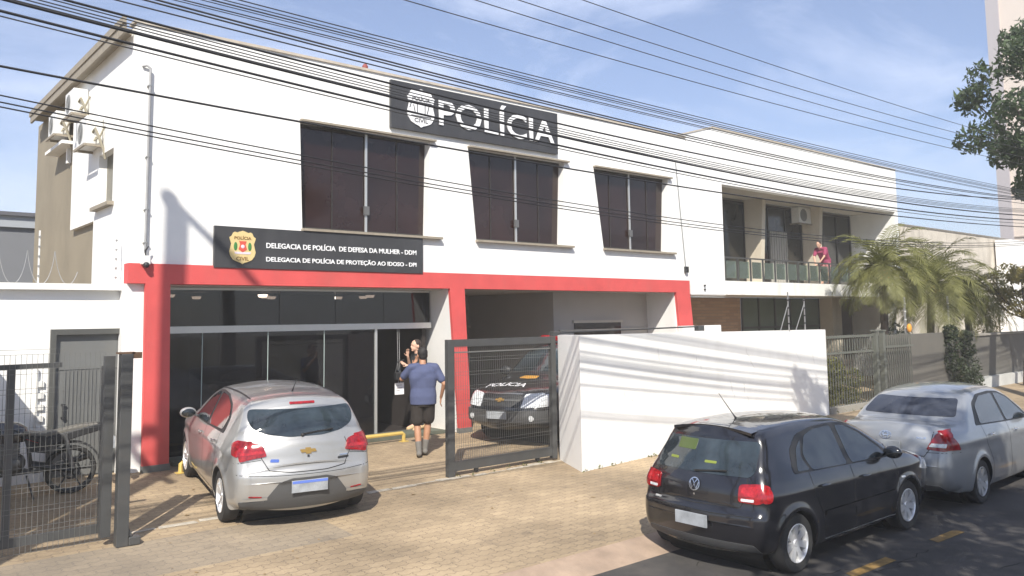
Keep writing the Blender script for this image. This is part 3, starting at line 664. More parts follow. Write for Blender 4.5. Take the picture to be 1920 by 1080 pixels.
    def proj(s, P, side, off):
        """P: (u,v) pairs. side 'L'/'R': u=x v=z; 'B' back / 'F' front: u=y v=z; 'T': u=x v=y"""
        out_ = []; L = s.sp['L']
        for u, v in P:
            o, d = {'L': ((u, 3, v), (0, -1, 0)), 'R': ((u, -3, v), (0, 1, 0)), 'B': ((-3, u, v), (1, 0, 0)), 'F': ((L+3, u, v), (-1, 0, 0)), 'T': ((u, v, 5), (0, 0, -1))}[side]
            hit = (None, None)
            for jx, jz in ((.0003, .0002), (.001, -.0008), (-.0012, .0009), (.003, .002), (-.003, -.002)):
                oo = Vector(o)+(Vector((jx, 0, jz)) if side in 'LR' else Vector((0, jx, jz)) if side in 'BF' else Vector((jx, jz, 0)))
                h_ = s.bvh.ray_cast(oo, Vector(d))
                if h_[0] is not None and (side not in 'LR' or h_[0].y*(1 if side == 'L' else -1) > .4) and (side not in 'BF' or (h_[0].x < 1.5 if side == 'B' else h_[0].x > L-1.2)): hit = h_; break
            if hit[0] is None:
                q = s.bvh.find_nearest(Vector(o)+Vector(d)*(2.2 if side in 'LR' else 3.05 if side in 'BF' else 4)); hit = (q[0], q[1])
            nrm = hit[1]
            if nrm.dot(Vector(d)) > 0: nrm = -nrm
            out_.append(hit[0]+nrm*off)
        return out_
    def decal(s, name, poly, side, m, off=.004, parent=None, step=.04, skirt=True, smooth=True, mirror=False, ccut=True):
        bm = bmesh.new(); poly = [tuple(p) for p in poly]
        vs = [bm.verts.new((u, v, 0)) for u, v in poly]; bm.faces.new(vs); bmesh.ops.triangulate(bm, faces=bm.faces[:])
        us = [p[0] for p in poly]; v_ = [p[1] for p in poly]
        for ax, lo, hi in ((0, min(us), max(us)), (1, min(v_), max(v_))):
            c = math.ceil(lo/step)*step+.0007
            while c < hi:
                no = (1, 0, 0) if ax == 0 else (0, 1, 0); co = (c, 0, 0) if ax == 0 else (0, c, 0)
                bmesh.ops.bisect_plane(bm, geom=bm.verts[:]+bm.edges[:]+bm.faces[:], plane_co=co, plane_no=no); c += step
        bmesh.ops.remove_doubles(bm, verts=bm.verts, dist=1e-5)
        bm.verts.index_update(); P = [(v.co.x, v.co.y) for v in bm.verts]
        Q = s.proj(P, side, off)
        bed = [e for e in bm.edges if len(e.link_faces) == 1]; vl = list(bm.verts)
        if skirt:
            Q2 = s.proj(P, side, -.004)
            r_ = bmesh.ops.extrude_edge_only(bm, edges=bed); nv = [g_ for g_ in r_['geom'] if isinstance(g_, bmesh.types.BMVert)]
            for v in nv:
                # nearest original
                k = min(range(len(P)), key=lambda q: (P[q][0]-v.co.x)**2+(P[q][1]-v.co.y)**2); v.co = Q2[k]; v.tag = True
            for i, v in enumerate(vl): v.co = Q[i]
        else:
            for i, v in enumerate(vl): v.co = Q[i]
        bmesh.ops.recalc_face_normals(bm, faces=bm.faces)
        me = bpy.data.meshes.new(name); bm.to_mesh(me); bm.free(); o = link(name, me, m, parent or s.body if parent else s.root)
        if smooth: smooth_by_angle(me, R(35))
        return o
    def line(s, name, pts, side, w_=.008, m=None, off=.0015, closed=False, parent=None):
        pts = [Vector(p) for p in pts]; f = MB()
        if closed: pts = pts+[pts[0]]
        dense = []
        for a, b in zip(pts[:-1], pts[1:]):
            k = max(1, int((b-a).length/.04))
            for i in range(k): dense.append(a.lerp(b, i/k))
        dense.append(pts[-1]); n = len(dense); A = []; Bq = []
        for i, p in enumerate(dense):
            d = (dense[min(i+1, n-1)]-dense[max(i-1, 0)]).normalized(); nn = Vector((-d.y, d.x))*w_/2; A.append(p+nn); Bq.append(p-nn)
        Q = s.proj(A+Bq, side, off)
        f.add(Q, [(i, i+1, n+i+1, n+i) for i in range(n-1)])
        return f.build(name, m or M_seam, parent or s.root)
    def wheels(s, rim='spoke', nsp=5, rimmat=None, w_=.19):
        sp = s.sp; r = sp['r']; hw = sp['W']/2
        first = None
        for xc in sp['axles']:
            for sg in (1, -1):
                y = sg*(hw-w_/2-.012)
                if first is None:
                    f = MB(); rr = r*.66
                    f.lathe([(rr, -w_/2+.01), (r*.8, -w_/2), (r*.94, -w_/2+.006), (r*.99, -w_/2+.03), (r, 0), (r*.99, w_/2-.03), (r*.94, w_/2-.006), (r*.8, w_/2), (rr, w_/2-.01)], None, 48, True)
                    t = f.build('wheel', M_rubber, s.root, smooth=True)
                    f = MB(); h = w_/2
                    f.lathe([(rr*1.0, h-.004), (rr*.965, h-.002), (rr*.93, h-.02), (rr*.9, h-.07), (rr*.9, -h+.02)], None, 40)
                    f.lathe([(0, h-.025), (rr*.16, h-.022), (rr*.19, h-.035), (rr*.2, h-.06)], None, 20)
                    for k in range(nsp):
                        a = 2*math.pi*k/nsp+.3
                        for da in ((-.16, .16) if rim == 'split' else (0,)):
                            wr = .10 if rim == 'split' else .2
                            aa = a+da; ca, sa = math.cos(aa), math.sin(aa); ca0, sa0 = math.cos(a+da*.4), math.sin(a+da*.4)
                            def pt(c_, s_, rad, tw, hh): return (rad*c_-tw*s_, hh, rad*s_+tw*c_)
                            r0, r1 = rr*.14, rr*.95; w0, w1 = rr*wr*.75, rr*wr
                            v = [pt(ca0, sa0, r0, -w0, h-.03), pt(ca0, sa0, r0, w0, h-.03), pt(ca, sa, r1, w1, h-.012), pt(ca, sa, r1, -w1, h-.012),
                                 pt(ca0, sa0, r0, -w0, h-.06), pt(ca0, sa0, r0, w0, h-.06), pt(ca, sa, r1, w1, h-.05), pt(ca, sa, r1, -w1, h-.05)]
                            f.add(v, [(0, 1, 2, 3), (7, 6, 5, 4), (0, 4, 5, 1), (1, 5, 6, 2), (2, 6, 7, 3), (3, 7, 4, 0)])
                    ri = f.build('rim', rimmat or M_rim, t, smooth=30)
                    f = MB(); f.lathe([(0, -.01), (rr*.9, -.01), (rr*.9, -.02)], None, 24); f.build('brake_disc', M_blk, t)
                    first = t; t.location = (xc, y, r); t.rotation_euler = (0, 0, 0 if sg > 0 else math.pi)
                else:
                    t = copy_tree(first, s.root); t.location = (xc, y, r); t.rotation_euler = (0, .5, 0 if sg > 0 else math.pi)
        # axle tunnel so the arches read dark
        f = MB()
        for xc in sp['axles']:
            f.lathe([(sp['arch']+.01, -hw+.22), (sp['arch']+.01, hw-.22)], Matrix.Translation((xc, 0, r)), 24)
        f.box(.2, sp['L']-.25, -hw+.2, hw-.2, sp['ground']+.02, .5); f.build('underbody', M_blk, s.root)
    def mirrors(s, x, z, m, size=1):
        for sg in (1, -1):
            y = float(s.Y0(np.array([x]), np.array([z]))[0])
            f = MB(); f.ball((x, sg*(y+.13*size), z+.03), .06*size, .11*size, .075*size, 18, 12); f.bar((x+.02, sg*(y-.03), z-.03), (x, sg*(y+.06), z), .05, .03)
            o = f.build('side_mirror', m, s.root, smooth=True)
            f = MB(); f.ball((x-.045*size, sg*(y+.13*size), z+.03), .022*size, .09*size, .058*size, 16, 10); f.build('mirror_glass', M_cglass, o, smooth=True)
    def handle(s, x, z, side, m=None):
        p = s.proj([(x, z), (x+.16, z)], side, .018); f = MB(); f.tube([p[0], p[0].lerp(p[1], .5)+(p[0]-s.proj([(x, z)], side, 0)[0])*.5, p[1]], [.012, .016, .012], 8)
        return f.build('door_handle', m or s.sp['paint'], s.root, smooth=True)
    def plate(s, y, z, side, m, w_=.42, h=.14, x=None):
        p = s.proj([(y, z)], side, .0)[0]; sx = -1 if side == 'B' else 1
        f = MB(); f.box(p.x+sx*.03-.008, p.x+sx*.03+.008, y-w_/2, y+w_/2, z-h/2, z+h/2); o = f.build('license_plate', m, s.root, bevel=.003); return o, p.x+sx*.03
    def lettering(s, txt, side, u0, u1, v0, v1, m, flip=False, bold=.02, name='lettering', off=.006, swap=False):
        me = text_mesh(txt, bold, 0); P = np.array([v.co[:] for v in me.vertices]); mn = P.min(0); mxx = P.max(0)
        uv_ = []
        for a, b, _ in P:
            ta = (a-mn[0])/(mxx[0]-mn[0]); tb = (b-mn[1])/(mxx[1]-mn[1])
            uv_.append((v0+tb*(v1-v0), u0+ta*(u1-u0)) if swap else (u0+ta*(u1-u0), v0+tb*(v1-v0)))
        for v, q in zip(me.vertices, s.proj(uv_, side, off)): v.co = q
        me.materials.clear(); return link(name, me, m, s.root)

M_seam = mat('panel_gap', (.012, .012, .012), .9)
M_rim = mat('alloy_rim', (.82, .82, .82), .32, .6)
M_cglass = mat('car_window_glass', (.016, .02, .022), .04, spec=.8, coat=.5)
M_cglass2 = mat('car_rear_glass', (.03, .042, .05), .05, spec=.7, coat=.3, var=.7, vscale=2.2)
def paintmat(name, col, metal, rough, dirt=.1): 
    return mat(name, col, rough, metal, coat=1, var=.03, vscale=5, dirt=dirt, dscale=3, dcol=tuple(c*.75+.03 for c in col))
M_silver = paintmat('silver_car_paint', (.44, .435, .42), .55, .38)
M_silver2 = paintmat('blue_silver_car_paint', (.36, .37, .38), .55, .36)
M_black = paintmat('black_car_paint', (.008, .008, .011), 0, .22, .05)
M_pblack = paintmat('police_car_paint', (.018, .018, .02), 0, .3, .1)
M_tail = mat('tail_lamp_red', (.3, .008, .012), .15, coat=.6, spec=.5, var=.55, vscale=26)
M_tail2 = mat('tail_lamp_bright_red', (.42, .015, .02), .18, coat=.5, var=.5, vscale=30)
M_clear = mat('clear_lamp', (.75, .77, .78), .1, coat=1, var=.3, vscale=30)
M_chrome = mat('chrome_trim', (.8, .8, .8), .15, 1)
M_bump = mat('grey_bumper_plastic', (.075, .075, .075), .6)
M_plate = mat('blank_plate', (.34, .36, .38), .5, var=.3, vscale=7)
M_plateblue = mat('plate_blue_band', (.12, .2, .6), .5)
M_bowtie = mat('gold_badge_metal', (.45, .28, .08), .3, .6)

def arc(cx, cz, r, a0, a1, n=10): return [(cx+r*math.cos(R(a0+(a1-a0)*i/n)), cz+r*math.sin(R(a0+(a1-a0)*i/n))) for i in range(n+1)]
def rnd(poly, r=.02, n=4):
    out_ = []; N = len(poly)
    for i in range(N):
        p = Vector(poly[i]); a = Vector(poly[i-1]); b = Vector(poly[(i+1) % N])
        da = (a-p); db = (b-p); q = min(r, da.length*.45, db.length*.45); s0 = p+da.normalized()*q; s1 = p+db.normalized()*q
        for k in range(n+1):
            t = k/n; out_.append(tuple((s0*(1-t)+p*t)*(1-t)+(p*(1-t)+s1*t)*t))
    return out_
def grow(poly, d):
    c = Vector((sum(p[0] for p in poly)/len(poly), sum(p[1] for p in poly)/len(poly)))
    return [tuple(Vector(p)+(Vector(p)-c).normalized()*d) for p in poly]
def bowtie(cy, cz, w_, h):
    pts = [(-.5, -.12), (-.42, .22), (-.16, .22), (-.13, .42), (.19, .42), (.16, .22), (.5, .22), (.42, -.22), (.16, -.22), (.13, -.42), (-.19, -.42), (-.16, -.22), (-.5, -.22)]
    return [(cy+a*w_, cz+b*h) for a, b in pts]

# ---- silver hatchback, seen from behind
S1 = dict(sz=.98, L=3.93, W=1.72, r=.31, arch=.345, ground=.2, axles=(.68, 3.2), belt0=.99, belt1=.9, tumble=.43, paint=M_silver, rt=.10, ft=.2, rr=.11, re=.13, bulge=.09,
 top=[(0, .56), (.015, .66), (.05, .70), (.085, .8), (.12, .95), (.16, 1.02), (.26, 1.2), (.36, 1.36), (.44, 1.425), (.62, 1.455), (1.1, 1.49), (1.6, 1.49), (2.0, 1.46), (2.35, 1.36), (2.75, 1.14), (3.02, 1.0), (3.3, .94), (3.6, .86), (3.82, .74), (3.9, .62), (3.93, .5)],
 bot=[(0, .56), (.008, .45), (.03, .36), (.09, .27), (.3, .22), (.7, .2), (2, .19), (3.3, .2), (3.75, .2), (3.86, .26), (3.91, .38), (3.93, .5)])
hd = math.atan2(2.36, .41)
c = Car('parked_hatchback', 'silver hatchback parked nose-in at the glass front, seen from behind', (4.42, 8.98, .132), hd, S1, pitch=math.atan(.05))
# windows on both sides
for sd_ in 'LR':
    fr = rnd([(1.86, 1.0), (2.62, .985), (2.50, 1.08), (2.22, 1.28), (1.98, 1.385), (1.84, 1.40)], .03)
    re_ = rnd([(.95, 1.05), (1.76, 1.005), (1.76, 1.405), (1.4, 1.40), (1.05, 1.32), (.88, 1.2)], .05)
    c.decal('window_surround', rnd([(.84, 1.02), (1.8, .985), (2.7, .965), (2.54, 1.10), (2.24, 1.31), (1.98, 1.415), (1.8, 1.43), (1.4, 1.425), (1.02, 1.345), (.82, 1.2)], .04), sd_, M_blk, .0035)
    c.decal('side_window', fr, sd_, M_cglass, .0085); c.decal('side_window', re_, sd_, M_cglass, .0085)
    c.line('door_seam', [(1.8, 1.0), (1.79, .6), (1.82, .28)], sd_); c.line('door_seam', [(2.7, .96), (2.78, .7), (2.76, .28)], sd_)
    c.line('door_seam', [(.98, 1.04), (.96, .8), (1.1, .55), (1.16, .28)], sd_); c.line('door_seam', [(1.16, .28), (2.76, .28)], sd_)
    c.handle(1.93, .86, sd_); c.handle(1.06, .885, sd_)
    sg = 1 if sd_ == 'L' else -1
c.decal('rear_window', rnd([(-.60, 1.36), (.60, 1.36), (.63, 1.27), (.60, 1.16), (.45, 1.09), (.2, 1.055), (-.2, 1.055), (-.45, 1.09), (-.60, 1.16), (-.63, 1.27)], .05), 'B', M_cglass2, .006, step=.03)
for s_ in (1, -1):
    k = c.decal('tail_light', rnd([(s_*.46, .86), (s_*.50, .98), (s_*.745, 1.03), (s_*.775, .95), (s_*.74, .80), (s_*.66, .82)], .02), 'B', M_tail, .016, step=.02)
    c.decal('lamp_line', rnd([(s_*.5, .885), (s_*.73, .87), (s_*.74, .90), (s_*.52, .92)], .01), 'B', M_tail2, .022, parent=k, step=.03)
    sd_ = 'L' if s_ > 0 else 'R'
    c.decal('tail_light', rnd([(.14, .85), (.24, .88), (.33, .98), (.25, 1.03), (.15, 1.02)], .02), sd_, M_tail, .012, step=.02)
c.decal('rear_bumper_insert', rnd([(-.50, .352), (.50, .352), (.33, .57), (.20, .61), (-.20, .61), (-.33, .57)], .02), 'B', M_bump, .009, step=.03)
c.decal('rear_bumper_insert', rnd([(-.72, .25), (.72, .25), (.755, .355), (-.755, .355)], .015), 'B', M_bump, .009, step=.03)
for s_ in (1, -1): c.line('chrome_lip', [(s_*.72, .38), (s_*.46, .39)], 'B', .03, M_silver, .012)
c.line('tailgate_seam', [(-.47, 1.0), (-.52, .84), (-.44, .70), (-.2, .675), (.2, .675), (.44, .70), (.52, .84), (.47, 1.0)], 'B', .009)
c.line('bumper_seam', [(-.52, .82), (-.80, .78)], 'B', .006); c.line('bumper_seam', [(.52, .82), (.80, .78)], 'B', .006)
c.decal('spoiler_lamp', rnd([(-.15, 1.405), (.15, 1.405), (.15, 1.43), (-.15, 1.43)], .01), 'B', M_tail, .01)
c.decal('maker_badge', bowtie(0, .895, .19, .085), 'B', M_bowtie, .012, step=.03)
c.decal('lock', arc(0, .835, .014, 0, 330, 8), 'B', M_blk, .01)
c.decal('model_badge', rnd([(-.5, .765), (-.36, .765), (-.36, .79), (-.5, .79)], .008), 'B', M_blk, .006)
c.decal('model_badge', rnd([(-.49, .80), (-.38, .80), (-.38, .812), (-.49, .812)], .004), 'B', M_chrome, .006)
c.decal('blue_sticker', rnd([(.335, .785), (.43, .79), (.42, .825), (.33, .82)], .01), 'B', mat('blue_sticker', (.05, .11, .4), .5), .004)
pl, px0 = c.plate(0, .51, 'B', M_plate)
f = MB(); f.box(px0-.0105, px0-.009, -.205, .205, .545, .575); f.build('plate_band', M_plateblue, pl)
f = MB(); f.bar(c.proj([(.05, 1.075)], 'B', .02)[0], c.proj([(-.32, 1.10)], 'B', .025)[0], .018, .014); f.ball(c.proj([(.05, 1.068)], 'B', .01)[0], .022); f.build('rear_wiper', M_blk, c.root)
for s_ in (1, -1): c.line('roof_channel', [(.62, s_*.53), (1.4, s_*.55), (2.1, s_*.56)], 'T', .02, M_blk, .003)
f = MB(); q = c.proj([(.72, 0)], 'T', 0)[0]; f.tube([q, q+Vector((-.05, 0, .05)), q+Vector((-.22, 0, .2))], [.012, .006, .003], 6); f.build('antenna', M_blk, c.root)
f = MB(); f.tube([(.05, .33, .26), (.25, .33, .27)], .025, 10); f.build('exhaust_pipe', M_galv, c.root, smooth=True)
c.wheels('split', 5); c.mirrors(2.62, 1.0, M_silver)
c.line('head_lamp', [(3.55, .74), (3.75, .7)], 'L', .08, M_clear, .01)

c.line('fuel_flap', [(.62, .9), (.76, .9), (.76, .78), (.62, .78)], 'R', .006, closed=True)
c.line('bumper_crease', [(-.78, .66), (-.4, .645), (.4, .645), (.78, .66)], 'B', .006, M_seam)
for s_ in (1, -1): c.decal('reflector', rnd([(s_*.52, .40), (s_*.66, .41), (s_*.66, .425), (s_*.52, .415)], .004), 'B', M_tail, .006)
# ---- black hatchback at the kerb
S2 = dict(sz=.975, L=3.92, W=1.67, r=.30, arch=.335, ground=.2, axles=(.56, 3.04), belt0=.94, belt1=.88, tumble=.42, paint=M_black, rt=.08, ft=.16, rr=.09, re=.11, bulge=.07,
 top=[(0, .52), (.012, .62), (.05, .68), (.075, .85), (.11, .95), (.2, 1.12), (.3, 1.29), (.33, 1.37), (.37, 1.42), (.6, 1.455), (1.1, 1.475), (1.6, 1.465), (1.98, 1.43), (2.3, 1.33), (2.7, 1.12), (2.95, .99), (3.25, .94), (3.6, .86), (3.8, .77), (3.89, .64), (3.92, .5)],
 bot=[(0, .52), (.008, .42), (.03, .33), (.1, .25), (.3, .22), (.7, .2), (2, .19), (3.3, .2), (3.75, .2), (3.86, .26), (3.91, .38), (3.92, .5)])
c = Car('parked_hatchback', 'glossy black hatchback parked at the kerb beside the low white wall', (7.12, 5.46, -.1), 0, S2)
for sd_ in 'LR':
    c.decal('window_surround', rnd([(.62, .985), (1.72, .955), (2.74, .93), (2.6, 1.06), (2.26, 1.27), (1.98, 1.385), (1.7, 1.41), (1.3, 1.405), (.95, 1.36), (.72, 1.22)], .05), sd_, M_blk, .0035)
    c.decal('side_window', rnd([(1.80, .965), (2.62, .95), (2.52, 1.06), (2.2, 1.26), (1.96, 1.355), (1.78, 1.375)], .03), sd_, M_cglass, .0085)
    c.decal('side_window', rnd([(.98, .985), (1.70, .965), (1.68, 1.38), (1.3, 1.375), (1.08, 1.33), (.92, 1.15)], .05), sd_, M_cglass, .0085)
    c.decal('quarter_window', rnd([(.7, 1.0), (.93, .995), (.87, 1.13), (.98, 1.3), (.84, 1.22)], .03), sd_, M_cglass, .0085)
    c.line('door_seam', [(1.75, .95), (1.74, .6), (1.77, .28)], sd_); c.line('door_seam', [(2.72, .93), (2.8, .7), (2.74, .28)], sd_)
    c.line('door_seam', [(.9, .98), (.9, .8), (1.05, .55), (1.12, .28)], sd_); c.line('sill_trim', [(1.12, .245), (2.74, .245)], sd_, .012, M_silver2, .004)
    c.handle(1.9, .80, sd_); c.handle(1.02, .815, sd_)
    c.line('side_moulding', [(1.1, .52), (2.7, .52)], sd_, .05, M_black, .012)
    c.decal('indicator_lamp', rnd([(2.86, .66), (2.93, .66), (2.93, .68), (2.86, .68)], .005), sd_, M_clear, .008)
c.decal('rear_window', rnd([(-.58, 1.33), (.58, 1.33), (.62, 1.05), (.58, .99), (-.58, .99), (-.62, 1.05)], .05), 'B', M_cglass2, .006, step=.03)
M_tint = mat('green_patch_film', (.07, .1, .025), .3)
c.decal('window_patch', rnd([(.1, 1.20), (.36, 1.20), (.36, 1.31), (.1, 1.31)], .01), 'B', M_tint, .009)  # flat green patch on the rear window
for a, b in ((.3, .42), (-.2, -.06)): c.decal('sun_visor_strap', rnd([(a, 1.09), (b, 1.09), (b, 1.115), (a, 1.115)], .01), 'B', mat('lime_strap', (.2, .24, .04), .4), .009)
for s_ in (1, -1):
    k = c.decal('tail_light', rnd([(s_*.50, .755), (s_*.50, .92), (s_*.70, .94), (s_*.76, .92), (s_*.77, .79), (s_*.70, .745)], .03), 'B', M_tail, .016, step=.02)
    sd_ = 'L' if s_ > 0 else 'R'
    c.decal('tail_light', rnd([(.09, .755), (.09, .935), (.17, .925), (.19, .85), (.16, .765)], .03), sd_, M_tail, .014, step=.02)
    c.decal('lamp_lens', rnd([(s_*.53, .81), (s_*.53, .90), (s_*.69, .91), (s_*.69, .815)], .03), 'B', M_tail2, .023, parent=k, step=.03)
    c.decal('reverse_lamp', rnd([(s_*.53, .765), (s_*.53, .792), (s_*.66, .792), (s_*.66, .765)], .01), 'B', M_clear, .022, parent=k)
ring = [(.0+.062*math.cos(R(a)), .87+.062*math.sin(R(a))) for a in range(0, 360, 15)]
c.line('maker_badge', ring, 'B', .011, M_chrome, .014, closed=True)
c.line('maker_badge', [(.032, .92), (0, .877), (-.032, .92)], 'B', .010, M_chrome, .015); c.line('maker_badge', [(.052, .89), (.027, .825), (0, .87), (-.027, .825), (-.052, .89)], 'B', .010, M_chrome, .015)
c.decal('lock', arc(0, .77, .012, 0, 330, 8), 'B', M_chrome, .008)
c.line('tailgate_seam', [(-.56, .98), (-.60, .85), (-.52, .70), (0, .685), (.52, .70), (.60, .85), (.56, .98)], 'B', .009)
c.lettering('GOL', 'B', .56, .44, .73, .755, M_chrome) if 0 else c.decal('model_badge', rnd([(.46, .655), (.56, .655), (.56, .675), (.46, .675)], .005), 'B', M_chrome, .006)
c.plate(0.0, .52, 'B', M_plate, .40, .13)
c.line('bumper_crease', [(-.78, .62), (0, .615), (.78, .62)], 'B', .01, M_seam)
c.decal('lower_valance', rnd([(-.7, .255), (.7, .255), (.66, .34), (-.66, .34)], .02), 'B', M_bump, .004)
f = MB(); q = c.proj([(.75, 0)], 'T', 0)[0]; f.tube([q, q+Vector((-.04, 0, .04)), q+Vector((-.3, 0, .3))], [.013, .006, .003], 6); f.build('antenna', M_blk, c.root)
f = MB(); f.bar(c.proj([(.03, 1.0)], 'B', .02)[0], c.proj([(-.34, 1.03)], 'B', .025)[0], .018, .014); f.build('rear_wiper', M_blk, c.root)
f = MB(); p = [c.proj([(.42, y)], 'T', .004)[0] for y in np.linspace(-.5, .5, 9)]; q = [Vector((v.x-.13, v.y, v.z-.015)) for v in p]
f.add(p+q+[v-Vector((0, 0, .03)) for v in q]+[v-Vector((-.06, 0, .04)) for v in q], [(i, i+1, 9+i+1, 9+i) for i in range(8)]+[(9+i, 9+i+1, 18+i+1, 18+i) for i in range(8)]+[(18+i, 18+i+1, 27+i+1, 27+i) for i in range(8)])
f.build('rear_spoiler', M_black, c.root, smooth=True)
c.wheels('spoke', 7); c.mirrors(2.55, .98, M_black)
c.decal('head_lamp', rnd([(3.42, .70), (3.78, .64), (3.78, .74), (3.5, .83)], .03), 'R', M_clear, .012)

# ---- silver saloon
S3 = dict(L=4.27, W=1.72, r=.30, arch=.335, ground=.2, axles=(.93, 3.48), belt0=1.0, belt1=.93, tumble=.42, paint=M_silver2, rt=.12, ft=.18, rr=.10, re=.12, bulge=.08,
 top=[(0, .58), (.012, .68), (.03, .8), (.05, .95), (.08, 1.04), (.14, 1.07), (.5, 1.09), (.62, 1.12), (.8, 1.25), (1.02, 1.38), (1.2, 1.44), (1.6, 1.495), (2.0, 1.505), (2.4, 1.47), (2.7, 1.37), (3.1, 1.15), (3.35, 1.0), (3.6, .95), (3.95, .87), (4.15, .76), (4.24, .63), (4.27, .5)],
 bot=[(0, .58), (.008, .45), (.03, .36), (.1, .27), (.3, .23), (.9, .2), (2, .19), (3.6, .2), (4.1, .22), (4.2, .28), (4.26, .4), (4.27, .5)])
c = Car('parked_saloon', 'silver saloon car parked ahead of the black hatchback in tree shade', (11.28, 5.38, -.1), R(1.5), S3)
for sd_ in 'LR':
    c.decal('window_surround', rnd([(.98, 1.04), (2.1, 1.0), (3.16, .975), (3.0, 1.10), (2.65, 1.32), (2.35, 1.415), (2.0, 1.44), (1.5, 1.425), (1.2, 1.33)], .05), sd_, M_blk, .0035)
    c.decal('side_window', rnd([(2.17, 1.015), (3.0, .995), (2.9, 1.10), (2.6, 1.30), (2.33, 1.385), (2.15, 1.40)], .03), sd_, M_cglass, .0085)
    c.decal('side_window', rnd([(1.15, 1.05), (2.08, 1.015), (2.06, 1.405), (1.55, 1.395), (1.25, 1.29)], .05), sd_, M_cglass, .0085)
    c.line('door_seam', [(2.12, 1.0), (2.1, .6), (2.12, .28)], sd_); c.line('door_seam', [(3.1, .97), (3.15, .7), (3.1, .28)], sd_); c.line('door_seam', [(1.15, 1.03), (1.18, .8), (1.35, .55), (1.4, .28)], sd_)
    c.handle(2.24, .87, sd_, M_chrome); c.handle(1.3, .89, sd_, M_chrome); c.line('sill_trim', [(1.35, .25), (3.1, .25)], sd_, .012, M_silver2, .006)
c.decal('rear_window', rnd([(-.56, 1.39), (.56, 1.39), (.64, 1.17), (-.64, 1.17)], .05), 'B', mat('bluegrey_rear_glass', (.035, .04, .055), .06, spec=.8, var=.3, vscale=2), .006, step=.03)
for s_ in (1, -1):
    k = c.decal('tail_light', rnd([(s_*.50, .80), (s_*.60, .99), (s_*.70, 1.06), (s_*.76, .98), (s_*.775, .80), (s_*.70, .78)], .02), 'B', M_tail, .016, step=.02)
    c.decal('reverse_lamp', rnd([(s_*.53, .835), (s_*.72, .83), (s_*.73, .88), (s_*.56, .88)], .01), 'B', M_clear, .023, parent=k)
    c.decal('tail_light', rnd([(.08, .80), (.3, .79), (.24, .9), (.14, 1.04), (.08, 1.04)], .02), 'L' if s_ > 0 else 'R', M_tail, .013, step=.02)
for e_ in ((.075, .05), (.03, .048), (.05, .018)):
    c.line('maker_badge', [(e_[0]*math.cos(R(a)), .955+(.012 if e_[1] < .03 else 0)+e_[1]*math.sin(R(a))) for a in range(0, 360, 20)], 'B', .009, M_chrome, .012, closed=True)
c.lettering('XLS', 'B', -.38, -.50, .93, .955, M_chrome)
c.line('boot_seam', [(-.58, 1.03), (-.54, .8), (-.48, .71), (0, .70), (.48, .71), (.54, .8), (.58, 1.03)], 'B', .009)
c.line('bumper_seam', [(-.5, .76), (-.82, .76)], 'B', .007); c.line('bumper_seam', [(.5, .76), (.82, .76)], 'B', .007)
c.plate(0, .83, 'B', M_plate, .40, .12)
c.decal('lower_valance', rnd([(-.7, .26), (.7, .26), (.62, .33), (-.62, .33)], .02), 'B', M_bump, .004)
c.wheels('spoke', 8, mat('wheel_cover_silver', (.5, .5, .5), .35, .5)); c.mirrors(3.0, 1.03, M_silver2)

# ---- black police 4x4 behind the right gate
S4 = dict(L=4.8, W=1.78, r=.36, arch=.42, ground=.34, axles=(1.1, 3.85), belt0=1.13, belt1=1.08, tumble=.36, paint=M_pblack, rt=.06, ft=.2, fl=.8, rr=.10, re=.12, bulge=.12,
 top=[(0, .75), (.02, .95), (.05, 1.1), (.12, 1.3), (.25, 1.6), (.35, 1.68), (.9, 1.74), (1.8, 1.76), (2.5, 1.72), (2.75, 1.64), (3.2, 1.32), (3.42, 1.16), (3.6, 1.13), (4.1, 1.06), (4.45, .98), (4.63, .9), (4.72, .78), (4.78, .7), (4.8, .62)],
 bot=[(0, .75), (.01, .55), (.05, .42), (.3, .36), (1, .34), (2.5, .32), (4.1, .34), (4.6, .36), (4.74, .42), (4.79, .52), (4.8, .62)])
hd4 = R(180+18)
noseP = Vector((9.3, 11.32, .24))
hv = Vector((math.cos(hd4), math.sin(hd4), 0))
c = Car('police_pickup', 'black police four-wheel-drive with POLÍCIA on bonnet behind the mesh gate', tuple(noseP-hv*4.8), hd4, S4)
c.decal('windscreen', rnd([(2.82, -.6), (3.3, -.68), (3.42, -.4), (3.44, 0), (3.42, .4), (3.3, .68), (2.82, .6), (2.76, 0)], .04), 'T', M_cglass2, .006, step=.05)
for sd_ in 'LR':
    c.decal('side_window', rnd([(2.02, 1.17), (3.1, 1.15), (2.78, 1.48), (2.6, 1.6), (2.05, 1.63)], .04), sd_, M_cglass, .006); c.decal('side_window', rnd([(1.0, 1.19), (1.94, 1.17), (1.94, 1.63), (1.1, 1.62)], .04), sd_, M_cglass, .006)
    c.line('door_seam', [(1.98, 1.14), (1.97, .45)], sd_); c.line('door_seam', [(3.2, 1.12), (3.22, .8), (3.2, .45)], sd_)
    sg = 1 if sd_ == 'L' else -1
    c.decal('white_wing_flash', rnd([(3.55, .99), (4.2, .93), (4.12, 1.03), (3.6, 1.07)], .02), sd_, mat('grey_flash', (.55, .58, .6), .5), .005)
    c.decal('head_lamp', rnd([(sg*.42, .70), (sg*.44, .93), (sg*.7, .95), (sg*.80, .9), (sg*.78, .72)], .03), 'F', M_clear, .015, step=.03)
    c.decal('head_lamp', rnd([(4.42, .74), (4.66, .72), (4.62, .92), (4.46, .93)], .03), sd_, M_clear, .012, step=.03)
c.decal('grille', rnd([(-.38, .72), (.38, .72), (.40, .92), (-.40, .92)], .03), 'F', M_blk, .01)
c.line('grille_bar', [(-.38, .825), (.38, .825)], 'F', .035, M_bump, .02)
